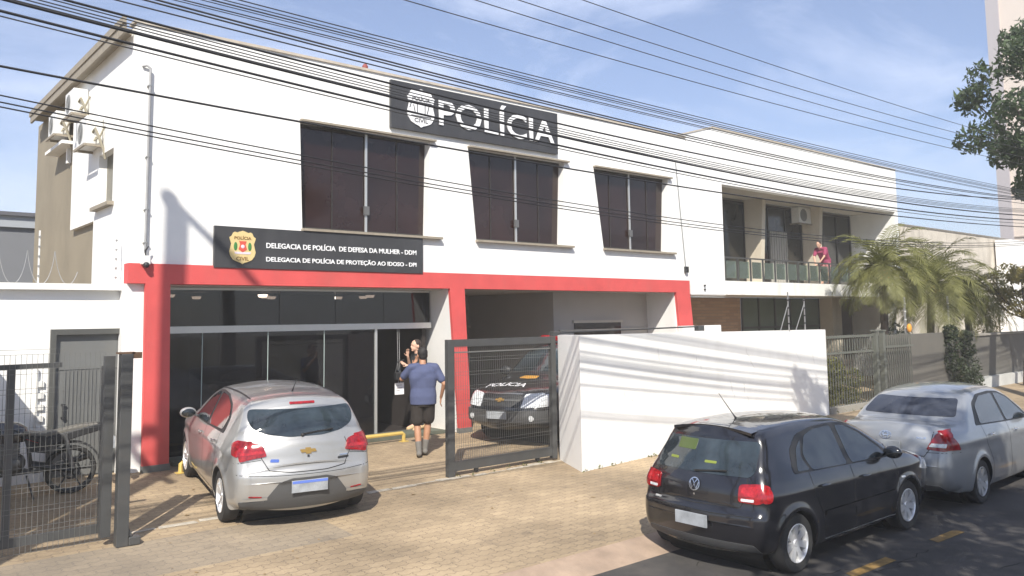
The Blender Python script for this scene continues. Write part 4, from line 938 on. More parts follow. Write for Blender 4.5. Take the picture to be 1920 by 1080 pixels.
c.line('grille_surround', [(-.39, .93), (.39, .93)], 'F', .02, mat('dull_chrome', (.3, .3, .3), .3, .8), .02)
c.decal('maker_badge', bowtie(0, .825, .19, .085), 'F', M_bowtie, .03, step=.03)
c.decal('front_bumper', rnd([(-.86, .46), (.86, .46), (.87, .66), (-.87, .66)], .04), 'F', M_bump, .04, step=.04)
c.decal('front_bumper', rnd([(4.3, .46), (4.75, .46), (4.75, .66), (4.3, .64)], .03), 'L', M_bump, .03, step=.04)
for sg in (1, -1): c.decal('fog_lamp', arc(sg*.6, .54, .045, 0, 330, 12), 'F', M_clear, .05)
c.plate(0, .58, 'F', M_plate, .40, .13)[0].location.x += .03
c.lettering('POLÍCIA', 'T', -.58, .26, 4.46, 4.2, M_wht, swap=True, bold=.02)
c.decal('gold_emblem', rnd([(3.62, -.22), (3.62, .1), (3.80, .14), (3.86, -.05), (3.80, -.24)], .03), 'T', mat('orange_emblem', (.6, .3, .05), .5), .006)
f = MB(); q = c.proj([(2.4, 0)], 'T', 0)[0]; f.box(q.x-.12, q.x+.12, -.5, .5, q.z+.02, q.z+.14); f.build('light_bar', M_tail, c.root, bevel=.03)
c.decal('side_emblem', rnd([(2.3, .7), (2.8, .7), (2.8, 1.0), (2.3, 1.0)], .1), 'L', M_wht, .005)
c.wheels('spoke', 5); c.mirrors(3.12, 1.2, M_blk, 1.25)
# ================================================================ neighbouring building
M_nwhite = M_white
N = empty('balcony_house', (17.0, YF, .33), label='white neighbouring two-storey house with deep shaded balcony', cat='building')
w = MB()
w.box(16.82, 18.29, YF, YF+.25, 3.06, 7.05); w.box(18.29, 28.56, YF, YF+.25, 6.02, 7.05); w.box(17.95, 28.56, YF, YF+.25, 7.05, 7.5)
w.box(28.36, 28.56, YF+.25, 20, .33, 7.5); w.box(28.36, 28.56, YF, YF+.25, 3.42, 6.02)
w.box(17.95, 18.15, YF+.25, 20, 6.9, 7.5); w.box(16.82, 18.3, YF+.25, YF+.45, 3.42, 6.9); w.box(18.1, 18.29, YF+.45, 14.4, 3.42, 6.9)
part(w, 'wall', M_nwhite, N)
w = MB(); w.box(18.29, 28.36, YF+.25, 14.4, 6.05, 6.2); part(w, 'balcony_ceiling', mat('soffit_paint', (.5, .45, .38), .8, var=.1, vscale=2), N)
w = MB(); w.box(18.15, 28.36, YF+.25, 20, 7.1, 7.2); part(w, 'roof', M_conc, N)
w = MB(); w.box(17.93, 28.58, YF-.02, YF+.27, 7.5, 7.54); w.box(17.93, 18.17, YF+.27, 20, 7.5, 7.54); part(w, 'parapet_cap', mat('cap_flashing', (.5, .44, .36), .7), N)
w = MB(); w.box(18.30, 28.56, YF-.02, 14.4, 3.06, 3.43); w.box(16.84, 18.3, YF+.01, 14.4, 3.04, 3.06); part(w, 'balcony_slab', M_white2, N)
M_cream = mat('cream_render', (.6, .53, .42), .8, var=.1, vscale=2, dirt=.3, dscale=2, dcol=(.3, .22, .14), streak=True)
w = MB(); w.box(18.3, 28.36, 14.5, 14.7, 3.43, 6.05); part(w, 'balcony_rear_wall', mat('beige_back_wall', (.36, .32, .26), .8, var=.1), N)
for x in (21.65, 25.0):
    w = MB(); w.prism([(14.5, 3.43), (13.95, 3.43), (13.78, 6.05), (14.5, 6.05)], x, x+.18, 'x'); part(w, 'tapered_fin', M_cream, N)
M_nglass = mat('balcony_glass', (.035, .035, .03), .12, var=.3, vscale=1)
for x0, x1 in ((18.5, 21.6), (21.95, 24.9), (25.3, 28.2)):
    w = MB(); w.box(x0, x1, 14.45, 14.48, 3.5, 5.98); g_ = part(w, 'window', M_nglass, N)
    w = MB()
    for q in np.linspace(x0, x1, 4): w.box(q-.025, q+.025, 14.42, 14.46, 3.5, 5.98)
    w.box(x0, x1, 14.42, 14.46, 5.92, 5.99); w.v = [(a-N.location.x, b_-N.location.y, c_-N.location.z) for a, b_, c_ in w.v]; w.build('frame', mat('bronze_frame', (.05, .045, .04), .4, .3), g_)
w = MB()
for k in range(14): 
    x = 23.0+k*.07; w.box(x, x+.04, 14.40-.012*(k % 2), 14.44, 3.55, 5.2)
part(w, 'curtain', mat('pale_curtain', (.4, .38, .34), .9), N)
# lower storey
w = MB(); w.box(17.1, 21.35, 14.5, 14.7, .33, 3.05); w.box(17.0, 17.1, 13.9, 14.7, .33, 3.05)
bm_ = bpy.data.materials.new('brick_cladding'); bm_.use_nodes = True; t_ = bm_.node_tree
bt = t_.nodes.new('ShaderNodeTexBrick'); bt.inputs['Scale'].default_value = 1; bt.inputs['Brick Width'].default_value = .4; bt.inputs['Row Height'].default_value = .09; bt.inputs['Mortar Size'].default_value = .008
bt.inputs['Color1'].default_value = (.5, .32, .2, 1); bt.inputs['Color2'].default_value = (.4, .25, .16, 1); bt.inputs['Mortar'].default_value = (.33, .25, .18, 1)
tcn = t_.nodes.new('ShaderNodeTexCoord'); mpn = t_.nodes.new('ShaderNodeMapping'); mpn.inputs['Rotation'].default_value = (R(90), 0, 0); t_.links.new(tcn.outputs['Object'], mpn.inputs[0]); t_.links.new(mpn.outputs[0], bt.inputs[0])
t_.links.new(bt.outputs[0], t_.nodes['Principled BSDF'].inputs['Base Color']); t_.nodes['Principled BSDF'].inputs['Roughness'].default_value = .85
part(w, 'brick_wall', bm_, N)
w = MB(); w.box(21.4, 25.9, 14.5, 14.52, .5, 3.04); g_ = part(w, 'shop_window', mat('green_grey_glass', (.15, .18, .145), .15, var=.2, vscale=.8), N)
w = MB()
for q in np.linspace(21.4, 25.9, 6): w.box(q-.03, q+.03, 14.46, 14.5, .5, 3.04)
w.box(21.4, 25.9, 14.46, 14.5, 2.1, 2.16); w.v = [(a-N.location.x, b_-N.location.y, c_-N.location.z) for a, b_, c_ in w.v]; w.build('frame', mat('frame_olive', (.06, .06, .05), .5), g_)
w = MB(); w.box(25.9, 26.5, 14.0, 14.6, .33, 3.05); part(w, 'column', M_cream, N)
w = MB(); w.box(26.5, 28.36, 14.6, 14.7, .33, 3.05)
for k in range(24): w.box(26.55, 28.3, 14.58, 14.6, .4+k*.11, .42+k*.11+.04)
part(w, 'roller_door', mat('brown_shutter', (.17, .135, .11), .7), N)
# balcony railing
w = MB(); w.box(18.35, 28.3, 12.94, 12.98, 4.05, 4.09)
for k in range(17): w.box(18.4+k*.61, 18.44+k*.61, 12.94, 12.98, 3.43, 4.05)
rl = part(w, 'railing', M_dkmetal, N)
gm = glass_mat('rail_glass', (.78, .88, .82), cover=.22, body=(.45, .55, .48))
for k in range(16):
    w = MB(); w.box(18.50+k*.61, 18.95+k*.61, 12.955, 12.965, 3.52, 3.98); w.v = [(a-N.location.x, b_-N.location.y, c_-N.location.z) for a, b_, c_ in w.v]; w.build('glass_infill', gm, rl)
ac_unit('air_conditioner', (24.65, 14.4, 5.5), 0, 'white air conditioner high between dark balcony windows of the neighbouring house', .95)
w = MB()
for z in (3.17, 3.27): w.box(17.35, 17.4, YF-.04, YF-.001, z, z+.04)
tag(w.build('wall_vent', M_dkmetal), 'pair of tiny dark wall brackets beside the right end of the red beam', 'bracket')

# ---- rear walls and buildings beyond
M_stain = mat('weathered_concrete', (.56, .51, .43), .9, var=.15, vscale=1.5, dirt=.7, dscale=1.3, dcol=(.22, .19, .15), streak=True)
w = MB(); w.box(28.7, 48.6, 16.0, 16.2, 0, 6.32); o = tag(w.build('weathered_wall', M_stain), 'tall streaked concrete wall rising behind the palms', 'wall')
w = MB(); w.box(28.7, 48.65, 15.97, 16.23, 6.32, 6.4); w.build('coping', mat('dark_coping', (.2, .18, .15), .9, var=.3, vscale=3), o)
K = empty('white_annexe', (49, 15, .2), label='small white annexe with dark window and terracotta tiles at right edge', cat='building')
w = MB(); w.box(46.2, 50, 15.2, 15.9, 0, 6.2); part(w, 'wall', M_white, K)
w = MB(); w.box(48.3, 49.2, 15.14, 15.2, 4.6, 5.7); part(w, 'window', M_nglass, K)
w = MB()
for k in range(14): w.prism([(14.2, 4.1), (15.2, 4.6), (15.2, 4.7), (14.2, 4.2)], 47.6+k*.25, 47.8+k*.25, 'x')
part(w, 'tiled_canopy', mat('terracotta_tiles', (.45, .14, .06), .8, var=.2, vscale=4), K)
T = empty('tower_block', (66, 16, 0), label='tall pale tower block rising beyond the right tree', cat='building')
w = MB(); w.box(66, 82, 6, 21.4, 0, 27.5); part(w, 'wall', mat('tower_paint', (.62, .54, .47), .8, var=.04, vscale=.3), T)
w = MB(); w.box(65.8, 82, 21.4, 22.25, 0, 27.8); part(w, 'corner_strip', mat('lilac_grey_shade', (.40, .37, .38), .8), T)  # narrow edge strip; the tower's shaded side is put into its grey
for k in range(8):
    w = MB(); w.box(65.93, 66, 16.2, 18.0, 2.4+k*3, 3.5+k*3); g_ = part(w, 'window', mat('tower_glass', (.14, .12, .11), .3), T)
    w = MB(); w.box(65.9, 65.99, 6.1, 21.4, 4.9+k*3, 4.98+k*3); part(w, 'floor_joint', mat('joint_tone', (.5, .43, .37), .8), T)  # floor lines slightly darker than the tower wall
Gh = empty('grey_building', (0, 25, 0), label='grey distant building behind the low wall at far left', cat='building')
w = MB(); w.box(-14, 4.4, 25, 33, 0, 5.1); part(w, 'wall', mat('slate_grey_render', (.17, .175, .185), .8, var=.08, vscale=.8), Gh)
w = MB(); w.box(-14, 4.5, 24.9, 33, 5.1, 5.45); part(w, 'fascia', mat('pale_grey_fascia', (.33, .35, .37), .7), Gh)
w = MB(); w.box(-13.9, 4.4, 24.8, 24.95, 5.4, 5.5); part(w, 'gutter', mat('dark_gutter', (.1, .1, .11), .6), Gh)

# ---- fence and walls of the neighbour's garden
Fn = empty('bar_fence', (18.1, 10.0, .2), label='grey upright bar fence between the white wall end and steel posts', cat='fence')
M_fen = mat('grey_green_fence_paint', (.12, .125, .105), .6, var=.15, vscale=4)
for k in range(19):
    w = MB(); x = 18.12+k*.125; w.box(x, x+.014, 9.99, 10.012, .32, 2.0); part(w, 'bar', M_fen, Fn)
w = MB(); w.box(18.08, 20.45, 9.97, 9.98, 1.93, 1.99); part(w, 'rail', M_fen, Fn)
w = MB(); w.box(18.08, 20.45, 9.97, 9.98, 1.55, 1.60); part(w, 'rail', M_fen, Fn)
w = MB(); w.box(18.05, 20.5, 9.9, 10.1, .1, .32); part(w, 'kerb_base', M_conc, Fn)
for x, lab in ((20.47, 'square steel fence post left of the pair'), (20.85, 'square steel fence post right of the pair')):
    w = MB(); w.box(x-.06, x+.06, 9.9, 10.02, .1, 2.05); w.box(x-.085, x+.085, 9.88, 10.04, 2.05, 2.09); w.box(x-.075, x+.075, 9.885, 9.9, 1.2, 1.32)
    tag(w.build('steel_post', M_fen, bevel=.005), lab, 'post')
Fn = empty('bar_fence', (21.0, 9.98, .2), label='bar fence in front of the grey rendered wall right of the posts', cat='fence')
for k in range(13):
    w = MB(); x = 20.98+k*.125; w.box(x, x+.014, 9.965, 9.985, .25, 1.98); part(w, 'bar', M_fen, Fn)
w = MB(); w.box(20.92, 22.6, 9.94, 9.96, 1.62, 1.67); part(w, 'rail', M_fen, Fn)
Gw = empty('grey_garden_wall', (22, 10.15, .1), label='long grey rendered garden wall under the palms with climbing shrub', cat='wall')
M_gw = mat('grey_render', (.13, .122, .105), .85, var=.12, vscale=1.2, dirt=.3, dscale=2, dcol=(.13, .12, .1), streak=True)
w = MB(); w.box(21.0, 27.2, 10.1, 10.3, 0, 1.93); w.box(27.2, 60, 10.1, 10.3, 0, 1.78); part(w, 'render', M_gw, Gw)
w = MB(); w.box(26.5, 60, 9.95, 10.1, 0, .52); part(w, 'white_base', mat('whitewashed_base', (.5, .5, .47), .85, var=.15, vscale=2), Gw)
w = MB(); w.box(27.2, 60, 10.05, 10.35, 1.78, 1.84); part(w, 'coping', M_conc, Gw)
w = MB(); w.bar((22.0, 10.2, 1.9), (22.0, 10.2, 3.1), .035); w.bar((21.3, 10.2, 1.95), (21.3, 10.2, 2.7), .02)
for (x, z1, lab) in ((22.75, 2.95, 'pale thin pole at left above the grey garden wall'), (25.6, 3.0, 'pale thin pole under the middle palm crown')):
    w = MB(); w.bar((x, 10.2, 1.9), (x, 10.2, z1), .045); o = tag(w.build('wall_pole', M_galv), lab, 'pole')
    for k in range(4):
        w = MB(); w.box(x-.03, x+.03, 10.17, 10.2, 2.1+k*.22, 2.13+k*.22); w.build('insulator', M_pvc, o)
w = MB(); w.ball((22.75, 10.1, 2.1), .09, .06, .12); tag(w.build('orange_flower', mat('orange_petal', (.7, .3, .04), .7), smooth=True), 'small orange blossom beside the thin pole above the grey wall', 'flower')

# ================================================================ vegetation
def foliage(name, m, centers, radii, n, leaf, parent=None, squash=.8, seed=1, droop=0):
    r_ = np.random.default_rng(seed); centers = np.array(centers, float); k = r_.integers(0, len(centers), n)
    d = r_.normal(size=(n, 3)); d /= np.linalg.norm(d, axis=1)[:, None]; rad = np.array(radii)[k]*r_.uniform(.25, 1, n)**.45
    c = centers[k]+d*rad[:, None]*np.array([1, 1, squash]); 
    u = r_.normal(size=(n, 3)); u /= np.linalg.norm(u, axis=1)[:, None]; u[:, 2] -= droop; v = r_.normal(size=(n, 3)); v -= (v*u).sum(1)[:, None]*u/((u*u).sum(1)[:, None]); v /= np.linalg.norm(v, axis=1)[:, None]
    s_ = leaf*r_.uniform(.6, 1.3, n)[:, None]
    P = np.stack([c-u*s_, c+v*s_*.38, c+u*s_, c-v*s_*.38], 1).reshape(-1, 3)
    me = bpy.data.meshes.new(name); me.vertices.add(4*n); me.vertices.foreach_set('co', P.ravel()); me.loops.add(4*n); me.polygons.add(n)
    me.loops.foreach_set('vertex_index', np.arange(4*n)); me.polygons.foreach_set('loop_start', np.arange(0, 4*n, 4)); me.polygons.foreach_set('loop_total', np.full(n, 4)); me.update(calc_edges=True)
    return link(name, me, m, parent)
def leafmat(name, col, var=.45, trans=.25):
    m = mat(name, col, .6, var=var, vscale=2.5); t = m.node_tree; b = t.nodes['Principled BSDF']
    if 'tr' in t.nodes: return m
    tr = t.nodes.new('ShaderNodeBsdfTranslucent'); tr.name = 'tr'; tr.inputs[0].default_value = (col[0]*1.4, col[1]*1.5, col[2], 1); mxn = t.nodes.new('ShaderNodeMixShader'); mxn.inputs[0].default_value = trans
    t.links.new(b.outputs[0], mxn.inputs[1]); t.links.new(tr.outputs[0], mxn.inputs[2]); t.links.new(mxn.outputs[0], t.nodes['Material Output'].inputs[0]); return m
M_leaf = leafmat('dark_tree_leaf', (.055, .085, .034)); M_leafy = leafmat('yellowing_leaf', (.3, .25, .085)); M_leafb = leafmat('shrub_leaf', (.045, .06, .028)); M_leafg = leafmat('garden_shrub_leaf', (.17, .17, .04))
M_palm = leafmat('palm_leaf', (.2, .2, .065), .6, .3); M_bark = mat('bark', (.09, .07, .055), .95, var=.35, vscale=6, bump=.8, bscale=20)
def tree(name, label, base, crown_c, crown_r, n, leaf, m, trunk_r=.15, nclump=26, seed=1, squash=.85, clump=.35, extra=()):
    r_ = random.Random(seed); t = empty(name, base, 0, label, 'tree'); bx, by, bz = base
    cl = []; rad = []
    for i in range(nclump):
        while True:
            p = Vector((r_.uniform(-1, 1), r_.uniform(-1, 1), r_.uniform(-1, 1)))
            if .35 < p.length < 1: break
        cl.append((crown_c[0]-bx+p.x*crown_r, crown_c[1]-by+p.y*crown_r, crown_c[2]-bz+p.z*crown_r*squash)); rad.append(crown_r*r_.uniform(clump*.6, clump*1.2))
    for e in extra: cl.append((e[0]-bx, e[1]-by, e[2]-bz)); rad.append(e[3])
    f = MB(); top = Vector((crown_c[0]-bx, crown_c[1]-by, crown_c[2]-bz-crown_r*.3))
    f.tube([(0, 0, 0), (top*.4+Vector((.06, 0, 0))), top*.75, top], [trunk_r*1.3, trunk_r, trunk_r*.85, trunk_r*.6], 10)
    for p in cl[:int(nclump*.7)]+cl[nclump:]:
        p = Vector(p); a = top*.8; f.tube([a, a.lerp(p, .5)+Vector((0, 0, -.1)), p], [trunk_r*.45, trunk_r*.25, .015], 6)
    f.build('trunk', M_bark, t, smooth=True)
    foliage('crown', m, cl, rad, n, leaf, t, .8, seed, .3); return t
tree('street_tree', 'dark green tree crown reaching in at the upper right edge', (24.9, 7.2, .02), (26.7, 7.3, 8.15), 2.3, 11000, .10, M_leaf, .2, 44, 4, 1.3, .26)
tree('small_street_tree', 'slim young tree with yellowing leaves before the grey wall', (29.4, 9.5, .15), (29.9, 9.5, 3.15), 1.15, 5200, .07, M_leafy, .07, 22, 5, .9)
tree('street_tree', 'leafy tree across the street whose shade falls on the parked cars', (4.6, -6.0, 0), (5.2, -3.3, 7.3), 3.3, 11000, .15, M_leaf, .25, 46, 6, .6)
tree('street_tree', 'second tree across the street shading the silver saloon', (12.6, -5.6, 0), (12.2, -4.9, 7.0), 3.4, 9000, .16, M_leaf, .25, 40, 9, .6, .35, ((10.4, 2.4, 9.6, .55), (11.1, 2.2, 9.5, .6), (11, .5, 9.2, .9), (11.5, -1.5, 8.6, 1)))
# climbing shrub on the grey wall
sb = empty('climbing_shrub', (25.6, 9.95, .1), 0, 'dark climbing shrub hanging over the grey garden wall', 'shrub')
f = MB(); f.tube([(0, 0, 0), (.1, .05, .8), (-.15, .02, 1.7)], [.05, .035, .015], 7); f.tube([(0, 0, .2), (.5, .05, .9), (.7, .05, 1.6)], [.04, .025, .01], 7); f.build('stem', M_bark, sb)
foliage('foliage', M_leafb, [(-.5, 0, 1.5), (-.55, -.02, 1.0), (-.3, 0, .6), (.2, -.05, .5), (.55, 0, .8), (.6, 0, 1.3), (.5, 0, 1.7), (.1, -.1, .25), (.75, 0, .35), (-.55, 0, 1.85)], [.28, .3, .4, .45, .38, .25, .2, .4, .35, .22], 3600, .055, sb, 1, 12)
for (x, y, h, r, n, lab, m) in ((18.9, 10.9, 1.5, .62, 2600, 'yellow-green garden bush behind the bar fence, nearest the white wall', M_leafg), (20.0, 10.7, 1.2, .5, 1900, 'yellow-green garden bush behind the bar fence, beside the steel posts', M_leafg),
                        (31.3, 11.3, 2.4, 1.0, 2500, 'brownish green bush behind the far end of grey wall', M_leafy), (24.5, 11.2, 1.9, .7, 1700, 'dark low shrub at the foot of the palms', M_leafb)):
    sb = empty('garden_bush', (x, y, .2), 0, lab, 'bush')
    f = MB(); f.tube([(0, 0, 0), (.05, 0, h*.4), (0, .05, h*.7)], [.05, .035, .015], 6); f.build('stem', M_bark, sb)
    r_ = random.Random(int(x*10)); foliage('foliage', m, [(r_.uniform(-r, r), r_.uniform(-r, r)*.6, h*.5+r_.uniform(-.45, .5)*h*.9) for _ in range(12)], [r*.5]*12, n, .06, sb, 1, int(x*7))
wd = [(9.15+k*.31+rng.uniform(-.1, .1), 9.06+k*.31*.0949, .16) for k in range(24)]+[(7.3+k*.33, 9.93, .2) for k in range(6)]+[(18.2+k*.4, 9.85, .22) for k in range(14)]
foliage('weeds', leafmat('weed_leaf', (.12, .13, .04)), wd, [.035+.03*rng.random() for _ in wd], 420, .022, None, .7, 77); tag(COL.objects['weeds'], 'tiny weeds and leaf litter along the foot of the walls', 'weeds', kind='stuff')
def frond(f, o_, az, el, L_, droop, nl=34, wl=.035, ll=.42, rr=None):
    pts = []; d = Vector((math.cos(az)*math.cos(el), math.sin(az)*math.cos(el), math.sin(el))); p = Vector(o_); seg = 12
    for i in range(seg+1):
        pts.append(p.copy()); p = p+d*(L_/seg); d = (d+Vector((0, 0, -droop/seg*(1+i*.12)))).normalized()
    f.tube(pts, [.02*(1-i/seg*.8) for i in range(seg+1)], 4)
    for k in range(nl):
        t = .14+.86*k/(nl-1); q = t*seg; i = min(int(q), seg-1); b = pts[i].lerp(pts[i+1], q-i); tg = (pts[i+1]-pts[i]).normalized()
        sd_ = tg.cross(Vector((0, 0, 1))); sd_ = sd_.normalized() if sd_.length > .05 else Vector((1, 0, 0)); up = sd_.cross(tg)
        for s_ in (1, -1):
            l_ = ll*math.sin(math.pi*min(1, .18+t*.8))**.6*rr.uniform(.8, 1.15); dr = (sd_*s_*.75+tg*.65+up*rr.uniform(-.1, .25)).normalized()
            m1 = b+dr*l_*.55+Vector((0, 0, -.02)); e = b+dr*l_+Vector((0, 0, -.07*l_/.4-rr.uniform(0, .05))); n_ = tg*wl*.5
            j = len(f.v); f.v += [tuple(b-n_*.6), tuple(b+n_*.6), tuple(m1+n_), tuple(m1-n_), tuple(e)]; f.f += [(j, j+1, j+2, j+3), (j+3, j+2, j+4)]
def palm(base, top, n, L_, seed, label):
    rr = random.Random(seed); t = empty('palm_tree', base, 0, label, 'palm')
    tp = Vector(top)-Vector(base)
    f = MB(); f.tube([(0, 0, 0), tp*.35+Vector((.05, 0, 0)), tp*.75, tp], [.13, .1, .11, .14], 12); f.build('trunk', M_bark, t, smooth=True)
    f = MB()
    for i in range(n):
        az = i*2.39996+rr.uniform(-.2, .2); q = i/n; el = 1.25-q*1.5+rr.uniform(-.12, .12)
        frond(f, tp+Vector((0, 0, .05)), az, el, L_*rr.uniform(.85, 1.1), 1.3+q*.55, 34, .030, .46*L_/1.7, rr)
    me = f.mesh('crown'); link('crown', me, M_palm, t)
    f = MB()
    for i in range(26):
        a = rr.uniform(0, 6.28); f.ball(tp+Vector((-.25+rr.uniform(-.1, .1), -.2+rr.uniform(-.1, .1), -.12+rr.uniform(-.14, .12))), .025, nu=6, nv=4)
    f.build('fruit_cluster', mat('orange_fruit', (.5, .27, .06), .6), t)
palm((23.5, 11.2, .2), (23.3, 11.0, 3.75), 50, 1.75, 1, 'left palm with fronds reaching in front of the balcony corner')
palm((26.1, 11.1, .2), (26.5, 11.0, 3.35), 60, 2.1, 2, 'biggest palm, middle of the three, above the grey wall')
palm((30.1, 11.4, .2), (30.0, 11.3, 3.0), 42, 1.9, 3, 'right palm, nearest the yellowing young tree')

# ================================================================ cables, street pole
M_cab = mat('cable_rubber', (.022, .022, .024), .6); M_cab2 = mat('cable_grey', (.05, .05, .052), .6)
def cable(pts, r_, m, label, y=6.8, group=None, name='overhead_cable', dz=0):
    xs = np.array([p[0] for p in pts]); zs = np.array([p[1] for p in pts]); c_ = np.polyfit(xs, zs, 2 if len(pts) > 2 else 1)
    X = np.linspace(-1.2, 40, 90); Z = np.polyval(c_, X)+dz
    f = MB(); f.tube([(a, y, b) for a, b in zip(X, Z)], r_, 5)
    return tag(f.build(name, m), label, 'cable', group)
A_ = [(.9, 4.87), (4, 4.76), (9, 4.56), (14.5, 4.54), (21.7, 4.8)]
def shf(A, d): return [(a, b+d) for a, b in A]
cable([(.9, 4.87), (2.6, 4.79), (4, 4.72), (6.6, 4.62), (9.5, 4.55), (14.5, 4.54), (21.7, 4.78)], .0125, M_cab, 'thick cable, upper of the two crossing the letters of the large sign')
cable([(.9, 4.79), (2.6, 4.69), (4, 4.62), (6.6, 4.48), (9.5, 4.44), (14.5, 4.44), (21.7, 4.66)], .012, M_cab, 'thick cable, lower of the two crossing the letters of the large sign')
cable([(1.3, 4.98), (2.6, 4.92), (4, 4.85), (6.6, 4.75), (9.5, 4.70), (14.5, 4.84), (20.1, 5.03)], .011, M_cab, 'thick cable running along the roof edge of the police building')
cable([(.9, 4.39), (2, 4.34), (3.3, 4.31), (6.6, 4.25), (8.9, 4.22), (14.5, 4.30), (21.6, 4.49)], .010, M_cab, 'single cable crossing just above the upper windows')
E1 = [(.9, 4.18), (2, 4.09), (3.3, 4.02), (6.6, 3.84), (9.5, 3.76)]
E1 = [(.9, 4.17), (3, 4.03), (6.6, 3.83), (9.5, 3.77), (16, 3.88), (21, 4.1)]
cable(E1, .006, M_cab, 'thin cable, upper of three crossing the middle of the upper windows')
cable(shf(E1, -.05), .006, M_cab, 'thin cable, middle of three crossing the upper windows'); cable(shf(E1, -.085), .006, M_cab, 'thin cable, lowest of three crossing the upper windows')
H = [(2.7, 5.31), (4, 5.30), (6.6, 5.27), (9.5, 5.25), (14.5, 5.28), (20, 5.34)]
gH = 'parallel thin cables in the loose bundle above the roof'
for d, r_ in ((0, .006), (-.035, .005), (-.062, .007), (-.085, .0045), (-.125, .006), (-.145, .0045)):
    cable(shf(H, d), r_, M_cab2, 'one of the thin parallel cables in the bundle against sky above the roof', group=gH)
I_ = [(2.6, 5.12), (4, 5.07), (6.6, 4.99), (9, 4.95), (14, 4.98), (20, 5.12)]
cable(I_, .009, M_cab2, 'darker cable, upper of the close pair just above the roofline'); cable(shf(I_, -.028), .008, M_cab2, 'darker cable, lower of the close pair just above the roofline')
cable([(2.6, 5.05), (4, 4.98), (6.6, 4.91), (12, 4.9), (20, 5.0)], .007, M_cab2, 'lone thin cable skimming the parapet left of the large sign')
G_ = [(1.1, 4.93), (2.5, 4.87), (4, 4.78), (6.6, 4.66), (10, 4.62), (16, 4.68), (20, 4.8)]
for d in (0, -.025, -.05, .03): cable(shf(G_, d), .0055, M_cab2, 'one of the faint thin cables over the white wall left of the sign', group='faint cables over the white facade')
cable([(1.0, 4.75), (2.6, 4.64), (4, 4.58), (8, 4.42), (14, 4.38), (21, 4.55)], .006, M_cab2, 'very thin cable just under the thick pair')
for pts, nm in (([(7, 6.38), (9.5, 6.37), (14, 6.40), (18.4, 6.47)], 'highest bare wire across the sky at right'), ([(5.9, 6.12), (9.5, 6.11), (14, 6.16), (19.6, 6.31)], 'second highest bare wire across the sky at right'),
                ([(5.3, 5.97), (9.5, 5.93), (14, 6.0), (19.4, 6.11)], 'third bare wire across the sky, above the lowest one'), ([(4.4, 5.74), (9.5, 5.74), (14, 5.81), (20.1, 5.96)], 'lowest of the four bare wires high in the sky')):
    pts = [(a*7.6/6.8, 2.5+(b-2.5)*7.6/6.8) for a, b in pts]; cable(pts, .0065, M_cab2, nm, y=7.6)
PZ = 11.55
p_ = empty('utility_pole', (-1.2, 6.8, 0), 0, 'tall concrete street pole whose shadow falls on the red pillar', 'utility pole')
f = MB(); f.lathe([(0, 0), (.2, 0), (.14, PZ), (0, PZ)], Matrix.Rotation(R(90), 4, 'X'), 20); f.v = [(a, b_, -c_ if c_ < 0 else c_) for a, b_, c_ in f.v]; f.build('shaft', M_conc, p_, smooth=True)
f = MB(); f.tube([(0, .1, PZ+.1), (0, -1.0, PZ+.55), (0, -1.95, PZ+.85)], .06, 8); f.ball((0, .12, PZ+.08), .12); f.build('lamp_arm', M_galv, p_)
f = MB(); f.ball((0, -2.2, PZ+.85), .14, .35, .09); f.build('lamp_head', M_galv, p_)
f = MB()
for z, y in ((7.4, .8), (5.2, .0), (4.8, .0)): f.bar((-.5, y-.1, z), (.5, y-.1, z), .09)
f.bar((0, -.6, 7.3), (0, 1.0, 7.3), .09); f.build('crossarm', M_conc, p_)

# ================================================================ people
def capsule(f, a, b, r0, r1, n=14):
    a = Vector(a); b = Vector(b); d = (b-a).normalized(); x = d.cross(Vector((0, .3, 1))).normalized(); y = d.cross(x); rings = []
    for k in range(1, 6): t = math.pi/2*(k/5); rings.append((a-d*r0*math.cos(t), r0*math.sin(t)))
    for k in range(5, 0, -1): t = math.pi/2*(k/5); rings.append((b+d*r1*math.cos(t), r1*math.sin(t)))
    v = [a-d*r0]; 
    for c_, r_ in rings: v += [c_+(x*math.cos(6.2832*i/n)+y*math.sin(6.2832*i/n))*r_ for i in range(n)]
    v.append(b+d*r1); F = []; m_ = len(rings)
    for i in range(n):
        F.append((0, 1+(i+1) % n, 1+i))
        for k in range(m_-1): F.append((1+k*n+i, 1+k*n+(i+1) % n, 1+(k+1)*n+(i+1) % n, 1+(k+1)*n+i))
        F.append((1+(m_-1)*n+i, 1+(m_-1)*n+(i+1) % n, len(v)-1))
    f.add(v, F)
def rings(f, L_, n=22):
    """L_: (cx, cy, cz, rx, ry[, tilt]) bottom to top, closed"""
    v = []; F = []
    for c_ in L_:
        for i in range(n):
            a = 2*math.pi*i/n; ca, sa = math.cos(a), math.sin(a)
            v.append((c_[0]+c_[3]*abs(ca)**.85*(1 if ca > 0 else -1), c_[1]+c_[4]*abs(sa)**.9*(1 if sa > 0 else -1), c_[2]+(c_[5]*sa if len(c_) > 5 else 0)))
    m_ = len(L_)
    for k in range(m_-1):
        for i in range(n): F.append((k*n+i, k*n+(i+1) % n, (k+1)*n+(i+1) % n, (k+1)*n+i))
    v += [L_[0][:3], L_[-1][:3]]
    for i in range(n): F.append((m_*n, (i+1) % n, i)); F.append((m_*n+1, (m_-1)*n+i, (m_-1)*n+(i+1) % n))
    f.add(v, F)
